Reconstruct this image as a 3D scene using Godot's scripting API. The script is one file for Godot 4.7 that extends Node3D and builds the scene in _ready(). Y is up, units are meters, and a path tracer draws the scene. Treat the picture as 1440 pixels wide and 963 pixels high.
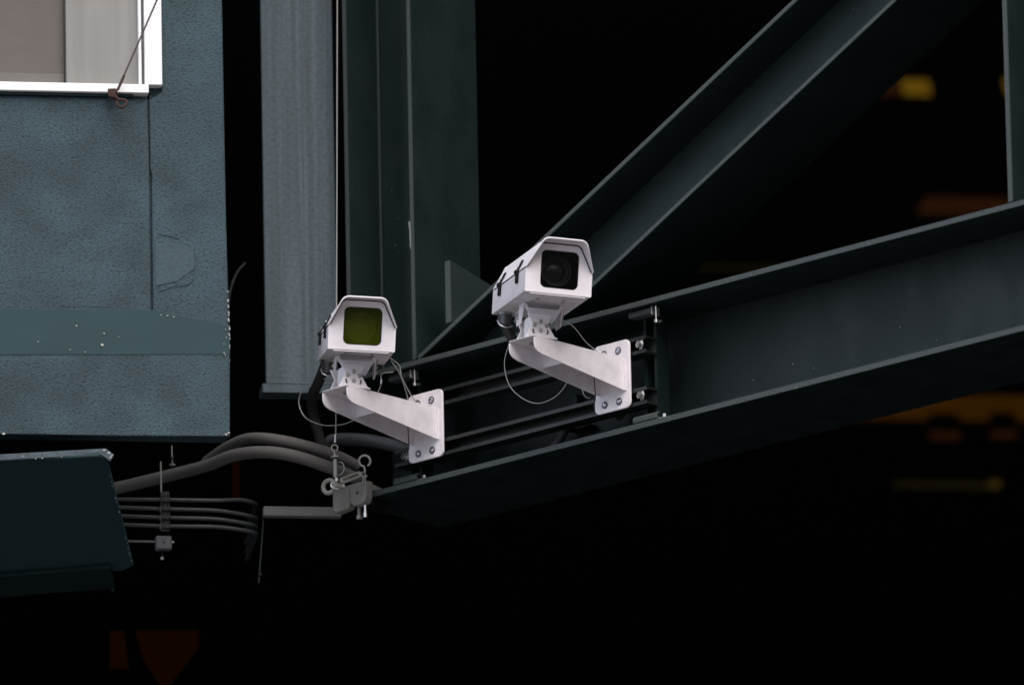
extends Node3D
# Two white surveillance cameras on wall brackets, fixed to the dark steel truss of a large open hall.
# World frame: x runs along the truss, z points out of the facade, y is up. The facade turns by 50.5 degrees at the corner on the left: LF is the frame of that wing.

var LF := Transform3D(Basis(Vector3.UP, deg_to_rad(50.5)), Vector3(-0.5, 9.5, 0.165))
var M := {}
var used := {}


func _ready() -> void:
	camera_and_light()
	materials()
	hall()
	street()
	truss()
	left_wing()
	rendered_wall()
	soffit()
	pipework()
	struts()
	bracket_proto()
	cameras()
	cables()
	rigging()
	lamps()


func camera_and_light() -> void:
	var e := deg_to_rad(15.3)
	var a := deg_to_rad(42.5)
	var back := Vector3(cos(e) * sin(a), -sin(e), cos(e) * cos(a))
	var right := (-back).cross(Vector3.UP).normalized()
	var up := right.cross(-back)
	var r := deg_to_rad(1.15)
	var cam := Camera3D.new()
	cam.name = "camera"
	cam.transform = Transform3D(Basis(right * cos(r) - up * sin(r), up * cos(r) + right * sin(r), back), Vector3(0, 9.5, 0.165) + back * 30.0)
	add_child(cam)
	var lens := CameraAttributesPhysical.new()
	lens.frustum_focal_length = 448.6
	lens.frustum_focus_distance = 29.75
	lens.frustum_near = 0.05
	lens.frustum_far = 900.0
	lens.exposure_aperture = 3.2
	cam.attributes = lens
	cam.current = true
	var env := Environment.new()
	env.background_mode = Environment.BG_SKY
	var sm := ProceduralSkyMaterial.new()
	sm.sky_top_color = Color(0.88, 0.93, 1.0)
	sm.sky_horizon_color = Color(0.82, 0.87, 0.94)
	sm.sky_curve = 0.2
	sm.ground_bottom_color = Color(0.3, 0.3, 0.31)
	sm.ground_horizon_color = Color(0.45, 0.45, 0.46)
	var sky := Sky.new()
	sky.sky_material = sm
	env.sky = sky
	env.tonemap_mode = Environment.TONE_MAPPER_LINEAR
	env.tonemap_exposure = 2.4
	env.sdfgi_enabled = true
	env.ssao_enabled = true
	env.ssil_enabled = true
	var we := WorldEnvironment.new()
	we.name = "world_environment"
	we.environment = env
	add_child(we)
	var sun := DirectionalLight3D.new()
	sun.name = "sun"
	sun.light_energy = 0.48
	sun.light_color = Color(1.0, 0.975, 0.96)
	sun.light_angular_distance = 50.0
	sun.shadow_enabled = true
	var az := deg_to_rad(60.0)
	var el := deg_to_rad(48.0)
	var to_sun := Vector3(cos(el) * sin(az), sin(el), cos(el) * cos(az))
	sun.transform = Transform3D(Basis.looking_at(-to_sun, Vector3.UP), to_sun * 60.0)
	add_child(sun)


# ---------------------------------------------------------------- naming

func numbered(called: String) -> String:
	var n: int = used.get(called, 0)
	used[called] = n + 1
	return called if n == 0 else "%s_%03d" % [called, n]


func tag(o: Node3D, label: String, category: String, group := "") -> Node3D:
	o.set_meta("label", label)
	o.set_meta("category", category)
	if group:
		o.set_meta("group", group)
	return o


func thing(called: String, label: String, category: String, at: Transform3D, group := "") -> Node3D:
	var o := Node3D.new()
	o.name = numbered(called)
	add_child(o)
	o.transform = at
	return tag(o, label, category, group)


func put(called: String, k: Kit, m: Material, parent: Node, at := Transform3D()) -> MeshInstance3D:
	var o := MeshInstance3D.new()
	o.name = numbered(called) if parent == self else called
	o.mesh = k.mesh()
	o.material_override = m
	o.transform = at
	parent.add_child(o, true)
	return o


func struct(called: String, k: Kit, m: Material, label := "") -> MeshInstance3D:
	var o := put(called, k, m, self)
	o.set_meta("kind", "structure")
	if label:
		o.set_meta("label", label)
		o.set_meta("category", "structure")
	return o


func T(x: float, y: float, z: float, rx := 0.0, ry := 0.0, rz := 0.0) -> Transform3D:
	return Transform3D(Basis.from_euler(Vector3(deg_to_rad(rx), deg_to_rad(ry), deg_to_rad(rz))), Vector3(x, y, z))


# ---------------------------------------------------------------- mesh kit

class Kit:
	var v := PackedVector3Array()
	var n := PackedVector3Array()

	func tri(a: Vector3, b: Vector3, c: Vector3, na: Vector3, nb := Vector3.INF, nc := Vector3.INF) -> void:
		if nb == Vector3.INF:
			nb = na
			nc = na
		var g := (c - a).cross(b - a)
		if g.length_squared() < 1e-18:
			return
		if g.dot(na + nb + nc) < 0.0:
			v.append_array([a, c, b])
			n.append_array([na, nc, nb])
		else:
			v.append_array([a, b, c])
			n.append_array([na, nb, nc])

	func quad(a: Vector3, b: Vector3, c: Vector3, d: Vector3, na: Vector3, nb := Vector3.INF, nc := Vector3.INF, nd := Vector3.INF) -> void:
		if nb == Vector3.INF:
			nb = na
			nc = na
			nd = na
		tri(a, b, c, na, nb, nc)
		tri(a, c, d, na, nc, nd)

	func mesh() -> ArrayMesh:
		var arrays := []
		arrays.resize(Mesh.ARRAY_MAX)
		arrays[Mesh.ARRAY_VERTEX] = v
		arrays[Mesh.ARRAY_NORMAL] = n
		var m := ArrayMesh.new()
		m.add_surface_from_arrays(Mesh.PRIMITIVE_TRIANGLES, arrays)
		return m

	static func edge_normals(p: PackedVector2Array) -> PackedVector2Array:
		var out := PackedVector2Array()
		for i in p.size():
			var d := p[(i + 1) % p.size()] - p[i]
			out.append(Vector2(d.y, -d.x).normalized())
		return out

	# a polygon (x, y) drawn out along z, its two rims chamfered
	func prism(poly: PackedVector2Array, z0: float, z1: float, bev := 0.0, t := Transform3D()) -> Kit:
		var p := poly.duplicate()
		if Geometry2D.is_polygon_clockwise(p):
			p.reverse()
		var m := p.size()
		var en := edge_normals(p)
		var ins := PackedVector2Array()
		for i in m:
			var a := en[(i + m - 1) % m]
			var b := en[i]
			ins.append(p[i] - (a + b) / maxf(0.3, 1.0 + a.dot(b)) * bev)
		var B := t.basis
		for i in m:
			var j := (i + 1) % m
			var na := en[i]
			var nb := en[i]
			var before := en[(i + m - 1) % m]
			var after := en[j]
			if before.dot(en[i]) > 0.8:
				na = (before + en[i]).normalized()
			if after.dot(en[i]) > 0.8:
				nb = (after + en[i]).normalized()
			var N0 := B * Vector3(na.x, na.y, 0)
			var N1 := B * Vector3(nb.x, nb.y, 0)
			quad(t * Vector3(p[i].x, p[i].y, z0 + bev), t * Vector3(p[j].x, p[j].y, z0 + bev), t * Vector3(p[j].x, p[j].y, z1 - bev), t * Vector3(p[i].x, p[i].y, z1 - bev), N0, N1, N1, N0)
			if bev > 0.0:
				for s in [0, 1]:
					var zo: float = z1 - bev if s else z0 + bev
					var zi: float = z1 if s else z0
					var zn := Vector3(0, 0, 1.0 if s else -1.0)
					var M0 := (N0 + B * zn).normalized()
					var M1 := (N1 + B * zn).normalized()
					quad(t * Vector3(p[i].x, p[i].y, zo), t * Vector3(p[j].x, p[j].y, zo), t * Vector3(ins[j].x, ins[j].y, zi), t * Vector3(ins[i].x, ins[i].y, zi), M0, M1, M1, M0)
		var idx := Geometry2D.triangulate_polygon(ins)
		for i in range(0, idx.size(), 3):
			for z in [z0, z1]:
				var nn: Vector3 = B * Vector3(0, 0, 1.0 if z == z1 else -1.0)
				tri(t * Vector3(ins[idx[i]].x, ins[idx[i]].y, z), t * Vector3(ins[idx[i + 1]].x, ins[idx[i + 1]].y, z), t * Vector3(ins[idx[i + 2]].x, ins[idx[i + 2]].y, z), nn)
		return self

	func box(size: Vector3, bev := 0.0, t := Transform3D()) -> Kit:
		var h := size / 2.0
		var p := PackedVector2Array()
		if bev > 0.0:
			p = PackedVector2Array([Vector2(-h.x + bev, -h.y), Vector2(h.x - bev, -h.y), Vector2(h.x, -h.y + bev), Vector2(h.x, h.y - bev), Vector2(h.x - bev, h.y), Vector2(-h.x + bev, h.y), Vector2(-h.x, h.y - bev), Vector2(-h.x, -h.y + bev)])
		else:
			p = PackedVector2Array([Vector2(-h.x, -h.y), Vector2(h.x, -h.y), Vector2(h.x, h.y), Vector2(-h.x, h.y)])
		return prism(p, -h.z, h.z, bev, t)

	# a box between two corners
	func block(lo: Vector3, hi: Vector3, bev := 0.0, t := Transform3D()) -> Kit:
		return box(hi - lo, bev, t * Transform3D(Basis(), (lo + hi) / 2.0))

	static func hit(poly: PackedVector2Array, c: Vector2, a: float) -> Vector2:
		var d := Vector2(cos(a), sin(a))
		var best := c
		for i in poly.size():
			var x = Geometry2D.segment_intersects_segment(c, c + d * 10.0, poly[i], poly[(i + 1) % poly.size()])
			if x != null:
				best = x
		return best

	# a plate with one hole in it
	func ring_prism(outer: PackedVector2Array, hole: PackedVector2Array, z0: float, z1: float, t := Transform3D()) -> Kit:
		var c := Vector2.ZERO
		for q in hole:
			c += q / hole.size()
		var angles := []
		for q in outer:
			angles.append((q - c).angle())
		for q in hole:
			angles.append((q - c).angle())
		angles.sort()
		var o := PackedVector2Array()
		var h := PackedVector2Array()
		for a in angles:
			o.append(hit(outer, c, a))
			h.append(hit(hole, c, a))
		var B := t.basis
		for i in o.size():
			var j := (i + 1) % o.size()
			if absf(angles[j] - angles[i]) < 1e-5:
				continue
			for z in [z0, z1]:
				var nn: Vector3 = B * Vector3(0, 0, 1.0 if z == z1 else -1.0)
				quad(t * Vector3(o[i].x, o[i].y, z), t * Vector3(o[j].x, o[j].y, z), t * Vector3(h[j].x, h[j].y, z), t * Vector3(h[i].x, h[i].y, z), nn)
			for s in [1.0, -1.0]:
				var p0 := o[i] if s > 0 else h[i]
				var p1 := o[j] if s > 0 else h[j]
				var d: Vector2 = (p1 - p0).normalized()
				var nn: Vector3 = B * Vector3(d.y, -d.x, 0) * s
				quad(t * Vector3(p0.x, p0.y, z0), t * Vector3(p1.x, p1.y, z0), t * Vector3(p1.x, p1.y, z1), t * Vector3(p0.x, p0.y, z1), nn)
		return self

	# a round bar through points
	func tube(pts: Array, r: float, sides := 10, closed := false, steps := 8) -> Kit:
		var path := PackedVector3Array()
		var m := pts.size()
		if steps <= 1 or m < 3:
			for q in pts:
				path.append(q)
		else:
			for i in (m if closed else m - 1):
				var a: Vector3 = pts[(i + m - 1) % m] if closed or i > 0 else pts[0] * 2.0 - pts[1]
				var b: Vector3 = pts[i]
				var c: Vector3 = pts[(i + 1) % m]
				var d: Vector3 = pts[(i + 2) % m] if closed or i < m - 2 else c * 2.0 - b
				for s in steps:
					path.append(b.cubic_interpolate(c, a, d, float(s) / steps))
			if not closed:
				path.append(pts[m - 1])
		var k := path.size()
		var side := Vector3.ZERO
		var rings := []
		for i in k:
			var dir: Vector3
			if closed:
				dir = (path[(i + 1) % k] - path[(i + k - 1) % k]).normalized()
			else:
				dir = (path[mini(i + 1, k - 1)] - path[maxi(i - 1, 0)]).normalized()
			if side == Vector3.ZERO:
				side = dir.cross(Vector3(0.31, 0.87, 0.38)).normalized()
			side = (side - dir * side.dot(dir)).normalized()
			var other := dir.cross(side)
			var ring := []
			for s in sides:
				var a := TAU * s / sides
				ring.append(side * cos(a) + other * sin(a))
			rings.append([path[i], ring, dir])
		for i in (k if closed else k - 1):
			var A = rings[i]
			var D = rings[(i + 1) % k]
			for s in sides:
				var u := (s + 1) % sides
				quad(A[0] + A[1][s] * r, A[0] + A[1][u] * r, D[0] + D[1][u] * r, D[0] + D[1][s] * r, A[1][s], A[1][u], D[1][u], D[1][s])
		if not closed:
			for e in [0, k - 1]:
				var E = rings[e]
				var nn: Vector3 = E[2] * (-1.0 if e == 0 else 1.0)
				for s in sides:
					tri(E[0], E[0] + E[1][s] * r, E[0] + E[1][(s + 1) % sides] * r, nn)
		return self

	# a shape turned about y; profile of (radius, height)
	func lathe(profile: Array, sides := 20, t := Transform3D()) -> Kit:
		var B := t.basis
		for i in profile.size() - 1:
			var a: Vector2 = profile[i]
			var b: Vector2 = profile[i + 1]
			var d := b - a
			var pn := Vector2(d.y, -d.x).normalized()
			for s in sides:
				var a0 := TAU * s / sides
				var a1 := TAU * (s + 1) / sides
				var n0 := B * Vector3(cos(a0) * pn.x, pn.y, sin(a0) * pn.x)
				var n1 := B * Vector3(cos(a1) * pn.x, pn.y, sin(a1) * pn.x)
				if sides <= 8:
					n0 = (n0 + n1).normalized()
					n1 = n0
				quad(t * Vector3(cos(a0) * a.x, a.y, sin(a0) * a.x), t * Vector3(cos(a1) * a.x, a.y, sin(a1) * a.x), t * Vector3(cos(a1) * b.x, b.y, sin(a1) * b.x), t * Vector3(cos(a0) * b.x, b.y, sin(a0) * b.x), n0, n1, n1, n0)
		return self


func rounded(w: float, h: float, r: float, at := Vector2.ZERO, seg := 6) -> PackedVector2Array:
	var p := PackedVector2Array()
	for c in [[w / 2 - r, -h / 2 + r, -90], [w / 2 - r, h / 2 - r, 0], [-w / 2 + r, h / 2 - r, 90], [-w / 2 + r, -h / 2 + r, 180]]:
		for s in seg + 1:
			var a := deg_to_rad(c[2] + 90.0 * s / seg)
			p.append(at + Vector2(c[0] + cos(a) * r, c[1] + sin(a) * r))
	return p


func poly(a: Array) -> PackedVector2Array:
	var p := PackedVector2Array()
	for i in range(0, a.size(), 2):
		p.append(Vector2(a[i], a[i + 1]))
	return p


# turns a prism's (x, y, z) into world (z = x of the polygon, y, x along the drawing direction)
func along_x() -> Transform3D:
	return Transform3D(Basis(Vector3(0, 0, 1), Vector3(0, 1, 0), Vector3(1, 0, 0)), Vector3.ZERO)


# ---------------------------------------------------------------- materials

func noise_tex(freq: float, ramp: Array, seed_: int, octaves := 4, kind := FastNoiseLite.TYPE_SIMPLEX_SMOOTH, size := 512) -> NoiseTexture2D:
	var f := FastNoiseLite.new()
	f.noise_type = kind
	f.frequency = freq
	f.seed = seed_
	f.fractal_octaves = octaves
	var g := Gradient.new()
	var offs := PackedFloat32Array()
	var cols := PackedColorArray()
	for s in ramp:
		offs.append(s[0])
		var c = s[1]
		cols.append(c if c is Color else Color(c, c, c))
	g.offsets = offs
	g.colors = cols
	var t := NoiseTexture2D.new()
	t.width = size
	t.height = size
	t.seamless = true
	t.noise = f
	t.color_ramp = g
	return t


func paint(called: String, lin: Color, rough: float, tex: Texture2D = null, scale := Vector3.ONE, metal := 0.0) -> StandardMaterial3D:
	var m := StandardMaterial3D.new()
	m.resource_name = called
	m.albedo_color = lin.linear_to_srgb()
	m.roughness = rough
	m.metallic = metal
	if tex:
		m.albedo_texture = tex
		m.uv1_triplanar = true
		m.uv1_world_triplanar = true
		m.uv1_scale = scale
	M[called] = m
	return m


func relief(m: StandardMaterial3D, tex: Texture2D, cm: float) -> void:
	m.heightmap_enabled = true
	m.heightmap_texture = tex
	m.heightmap_scale = cm


func detail(m: StandardMaterial3D, tex: Texture2D, scale: Vector3) -> void:
	m.detail_enabled = true
	m.detail_albedo = tex
	m.detail_blend_mode = BaseMaterial3D.BLEND_MODE_MUL
	m.detail_uv_layer = BaseMaterial3D.DETAIL_UV_2
	m.uv2_triplanar = true
	m.uv2_world_triplanar = true
	m.uv2_scale = scale


func materials() -> void:
	var soft := noise_tex(0.012, [[0.0, 0.9], [0.5, 0.96], [1.0, 1.0]], 3)
	var grain := noise_tex(0.16, [[0.0, 0.62], [0.45, 0.88], [0.62, 0.95], [1.0, 1.0]], 5, 3)
	var streak := noise_tex(0.02, [[0.0, Color(0.7, 0.73, 0.74)], [0.42, Color(0.8, 0.83, 0.84)], [0.58, Color(0.86, 0.87, 0.89)], [0.64, Color(0.97, 0.97, 0.98)], [1.0, 1.0]], 11, 4)
	var speck := noise_tex(0.2, [[0.0, 0.45], [0.3, 0.6], [0.55, 0.75], [0.75, 0.9], [1.0, 1.0]], 17, 3)
	var stucco := noise_tex(0.085, [[0.0, 0.0], [0.3, 0.25], [0.42, 0.7], [0.6, 0.88], [1.0, 1.0]], 23, 5, FastNoiseLite.TYPE_SIMPLEX, 1024)
	var blotch := noise_tex(0.009, [[0.0, 0.7], [0.4, 0.78], [0.55, 0.9], [1.0, 1.0]], 61, 5)
	var fine := noise_tex(0.12, [[0.0, 0.3], [1.0, 0.7]], 29, 3)
	var spot := noise_tex(0.03, [[0.0, 1.0], [0.8, 0.99], [0.9, 0.93], [1.0, 0.88]], 31, 4)
	var m := paint("white", Color(0.80, 0.755, 0.80), 0.42, soft, Vector3.ONE * 3.0)
	detail(m, spot, Vector3.ONE * 2.3)
	paint("white_frame", Color(0.88, 0.88, 0.9), 0.4, soft, Vector3.ONE)
	m = paint("steel", Color(0.0098, 0.0202, 0.0214), 0.62, soft, Vector3(1.3, 0.7, 1.3))
	m.metallic_specular = 0.36
	m.roughness_texture = blotch
	m.roughness_texture_channel = BaseMaterial3D.TEXTURE_CHANNEL_RED
	relief(m, fine, 0.03)
	detail(m, grain, Vector3.ONE * 1.7)
	m = paint("steel_plate", Color(0.011, 0.028, 0.034), 0.6, soft, Vector3(2.0, 0.5, 2.0))
	m.metallic_specular = 0.3
	relief(m, fine, 0.03)
	m = paint("grey_paint", Color(0.058, 0.092, 0.114), 0.65, streak, Vector3(6.5, 0.09, 6.5))
	detail(m, grain, Vector3.ONE * 1.1)
	m = paint("worn_edge", Color(0.066, 0.085, 0.087), 0.7, speck, Vector3.ONE * 2.6)
	relief(m, fine, 0.06)
	m = paint("stucco", Color(0.042, 0.078, 0.096), 0.85, noise_tex(0.006, [[0.0, Color(0.72, 0.73, 0.72)], [0.45, Color(0.88, 0.88, 0.89)], [0.6, Color(0.97, 0.97, 0.98)], [1.0, 1.0]], 37), Vector3.ONE * 1.9)
	relief(m, stucco, 0.15)
	detail(m, noise_tex(0.09, [[0.0, 0.4], [0.3, 0.68], [0.4, 0.95], [1.0, 1.0]], 41, 4), Vector3.ONE * 2.9)
	m = paint("patch_paint", Color(0.012, 0.043, 0.054), 0.8, noise_tex(0.008, [[0.0, Color(0.75, 0.78, 0.8)], [0.5, Color(0.95, 0.92, 0.9)], [1.0, 1.0]], 43), Vector3.ONE * 1.2)
	relief(m, fine, 0.05)
	m = paint("smooth_render", Color(0.041, 0.076, 0.093), 0.8, grain, Vector3.ONE * 1.6)
	relief(m, fine, 0.05)
	paint("chip", Color(0.36, 0.36, 0.35), 0.8)
	paint("grime", Color(0.006, 0.0115, 0.0125), 0.9)
	(M.grime as StandardMaterial3D).metallic_specular = 0.12
	paint("ledge_paint", Color(0.23, 0.238, 0.24), 0.7, speck, Vector3.ONE * 4.0)
	paint("box_grey", Color(0.075, 0.078, 0.085), 0.6)
	paint("plate_bolt", Color(0.4, 0.4, 0.44), 0.22, null, Vector3.ONE, 1.0)
	paint("dark_washer", Color(0.07, 0.068, 0.075), 0.4, null, Vector3.ONE, 0.6)
	paint("dark_hall", Color(0.035, 0.036, 0.037), 0.95)
	paint("brick_dark", Color(0.03, 0.024, 0.021), 0.9)
	paint("asphalt", Color(0.21, 0.197, 0.192), 0.9, soft, Vector3.ONE * 0.4)
	paint("galvanised", Color(0.3, 0.31, 0.31), 0.5, grain, Vector3.ONE * 5.0, 0.25)
	paint("cast", Color(0.4, 0.4, 0.375), 0.65, speck, Vector3.ONE * 7.0, 0.0)
	paint("bolt", Color(0.62, 0.62, 0.64), 0.25, null, Vector3.ONE, 0.95)
	paint("dull_bolt", Color(0.3, 0.29, 0.27), 0.45, null, Vector3.ONE, 0.6)
	paint("black_steel", Color(0.007, 0.0072, 0.0075), 0.55)
	(M.black_steel as StandardMaterial3D).metallic_specular = 0.25
	paint("strut_steel", Color(0.01, 0.013, 0.013), 0.4, grain, Vector3.ONE * 4.0)
	paint("rubber", Color(0.014, 0.014, 0.014), 0.55)
	m = paint("conduit", Color(0.085, 0.081, 0.079), 0.8, soft, Vector3(7, 7, 7))
	m = paint("dark_conduit", Color(0.016, 0.02, 0.022), 0.55, soft, Vector3.ONE * 6.0)
	paint("hose", Color(0.05, 0.054, 0.062), 0.45, grain, Vector3.ONE * 4.0)
	paint("rust", Color(0.075, 0.03, 0.022), 0.85, speck, Vector3.ONE * 12.0)
	paint("rod_paint", Color(0.1, 0.075, 0.065), 0.7, speck, Vector3.ONE * 6.0)
	m = paint("frosted", Color(0.2, 0.198, 0.19), 0.4, noise_tex(0.02, [[0.0, 0.86], [0.5, 0.94], [0.7, 1.0], [1.0, 1.0]], 53, 3), Vector3(2.4, 0.12, 2.4))
	paint("brown_blind", Color(0.088, 0.075, 0.07), 0.6, soft, Vector3.ONE * 2.0)
	paint("pale_blind", Color(0.115, 0.108, 0.098), 0.6, soft, Vector3.ONE * 2.0)
	paint("wire", Color(0.34, 0.34, 0.33), 0.4, null, Vector3.ONE, 0.5)
	paint("lens_black", Color(0.006, 0.006, 0.006), 0.3)
	paint("lens_ring", Color(0.022, 0.022, 0.022), 0.35)
	paint("lens_glass", Color(0.006, 0.006, 0.008), 0.25)
	paint("olive_box", Color(0.07, 0.085, 0.004), 0.6)
	paint("olive_lens", Color(0.16, 0.17, 0.01), 0.35)
	paint("amber_dot", Color(0.5, 0.24, 0.04), 0.4)
	m = StandardMaterial3D.new()
	m.resource_name = "pane"
	m.albedo_color = Color(0.0, 0.0, 0.0, 0.3)
	m.transparency = BaseMaterial3D.TRANSPARENCY_ALPHA
	m.roughness = 0.03
	M["pane"] = m
	m = StandardMaterial3D.new()
	m.resource_name = "olive_pane"
	m.albedo_color = Color(Color(0.045, 0.056, 0.0006).linear_to_srgb(), 0.42)
	m.transparency = BaseMaterial3D.TRANSPARENCY_ALPHA
	m.roughness = 0.04
	M["olive_pane"] = m
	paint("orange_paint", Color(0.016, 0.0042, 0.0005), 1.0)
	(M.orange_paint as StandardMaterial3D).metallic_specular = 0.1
	for q in [["lamp_yellow", Color(0.04, 0.0215, 0.0012)], ["lamp_amber", Color(0.0105, 0.0038, 0.0002)], ["lamp_orange", Color(0.007, 0.0022, 0.0007)], ["lamp_dim", Color(0.0035, 0.0026, 0.0006)], ["lamp_ember", Color(0.007, 0.0021, 0.0005)], ["lamp_straw", Color(0.012, 0.008, 0.001)]]:
		m = StandardMaterial3D.new()
		m.resource_name = q[0]
		m.albedo_color = Color(0.02, 0.015, 0.01)
		m.emission_enabled = true
		m.emission = (q[1] as Color).linear_to_srgb()
		m.emission_energy_multiplier = 1.0
		M[q[0]] = m


# ---------------------------------------------------------------- setting

func hall() -> void:
	var g := Kit.new()
	g.quad(Vector3(-400, 0, -400), Vector3(400, 0, -400), Vector3(400, 0, 400), Vector3(-400, 0, 400), Vector3.UP)
	struct("ground", g, M.asphalt)
	# the closed hall behind the truss: two wings that meet at the corner
	var end := LF * Vector3(-16, 0, 0)
	var flat := Transform3D(Basis(Vector3(1, 0, 0), Vector3(0, 0, 1), Vector3(0, 1, 0)), Vector3.ZERO)
	var plan := poly([-0.5, 0.02, 18.0, 0.02, 18.0, -26.0, -30.0, -26.0, -30.0, end.z, end.x, end.z])
	struct("ceiling", Kit.new().prism(plan, 13.6, 13.9, 0.0, flat), M.dark_hall)
	struct("hall_floor", Kit.new().prism(plan, 0.02, 0.12, 0.0, flat), M.dark_hall)
	struct("wall_back", Kit.new().block(Vector3(-30.3, 0.12, -26.3), Vector3(18.3, 13.9, -26.0)), M.dark_hall)
	struct("wall_side", Kit.new().block(Vector3(18.0, 0.12, -26.0), Vector3(18.3, 13.9, 0.0)), M.dark_hall)
	struct("wall_side", Kit.new().block(Vector3(-30.3, 0.12, -26.0), Vector3(-30.0, 13.9, end.z)), M.dark_hall)
	struct("wall_end", Kit.new().block(Vector3(-30.0, 0.12, end.z), Vector3(end.x, 13.9, end.z + 0.3)), M.dark_hall)
	# the closed fronts above and below the open band of the truss
	struct("wall_front", Kit.new().block(Vector3(-0.55, 0.12, -0.3), Vector3(18.0, 8.25, -0.1)), M.dark_hall)
	struct("wall_front", Kit.new().block(Vector3(-0.55, 10.95, -0.3), Vector3(18.0, 13.6, -0.1)), M.steel)
	struct("wall_front", Kit.new().block(Vector3(-16, -9.38, -0.6), Vector3(-0.25, -1.5, -0.4), 0.0, LF), M.dark_hall)
	struct("wall_front", Kit.new().block(Vector3(-16, 1.35, -0.6), Vector3(-0.25, 4.1, -0.4), 0.0, LF), M.steel)


func street() -> void:
	# what the window glass of the right camera mirrors: a dark row across the street
	var t := thing("brick_building", "dark brick building across the street, outside the picture", "building", T(58, 0, 32, 0, 62))
	put("wall", Kit.new().block(Vector3(-30, 0, -8), Vector3(30, 21, 8)), M.brick_dark, t)
	put("roof", Kit.new().block(Vector3(-30.3, 21, -8.3), Vector3(30.3, 21.5, 8.3)), M.dark_hall, t)
	for f in 5:
		for i in 9:
			put("window", Kit.new().block(Vector3(-27.5 + i * 6.5, 2.0 + f * 3.8, -8.06), Vector3(-25.0 + i * 6.5, 4.2 + f * 3.8, -8.002)), M.lens_glass, t)


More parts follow.
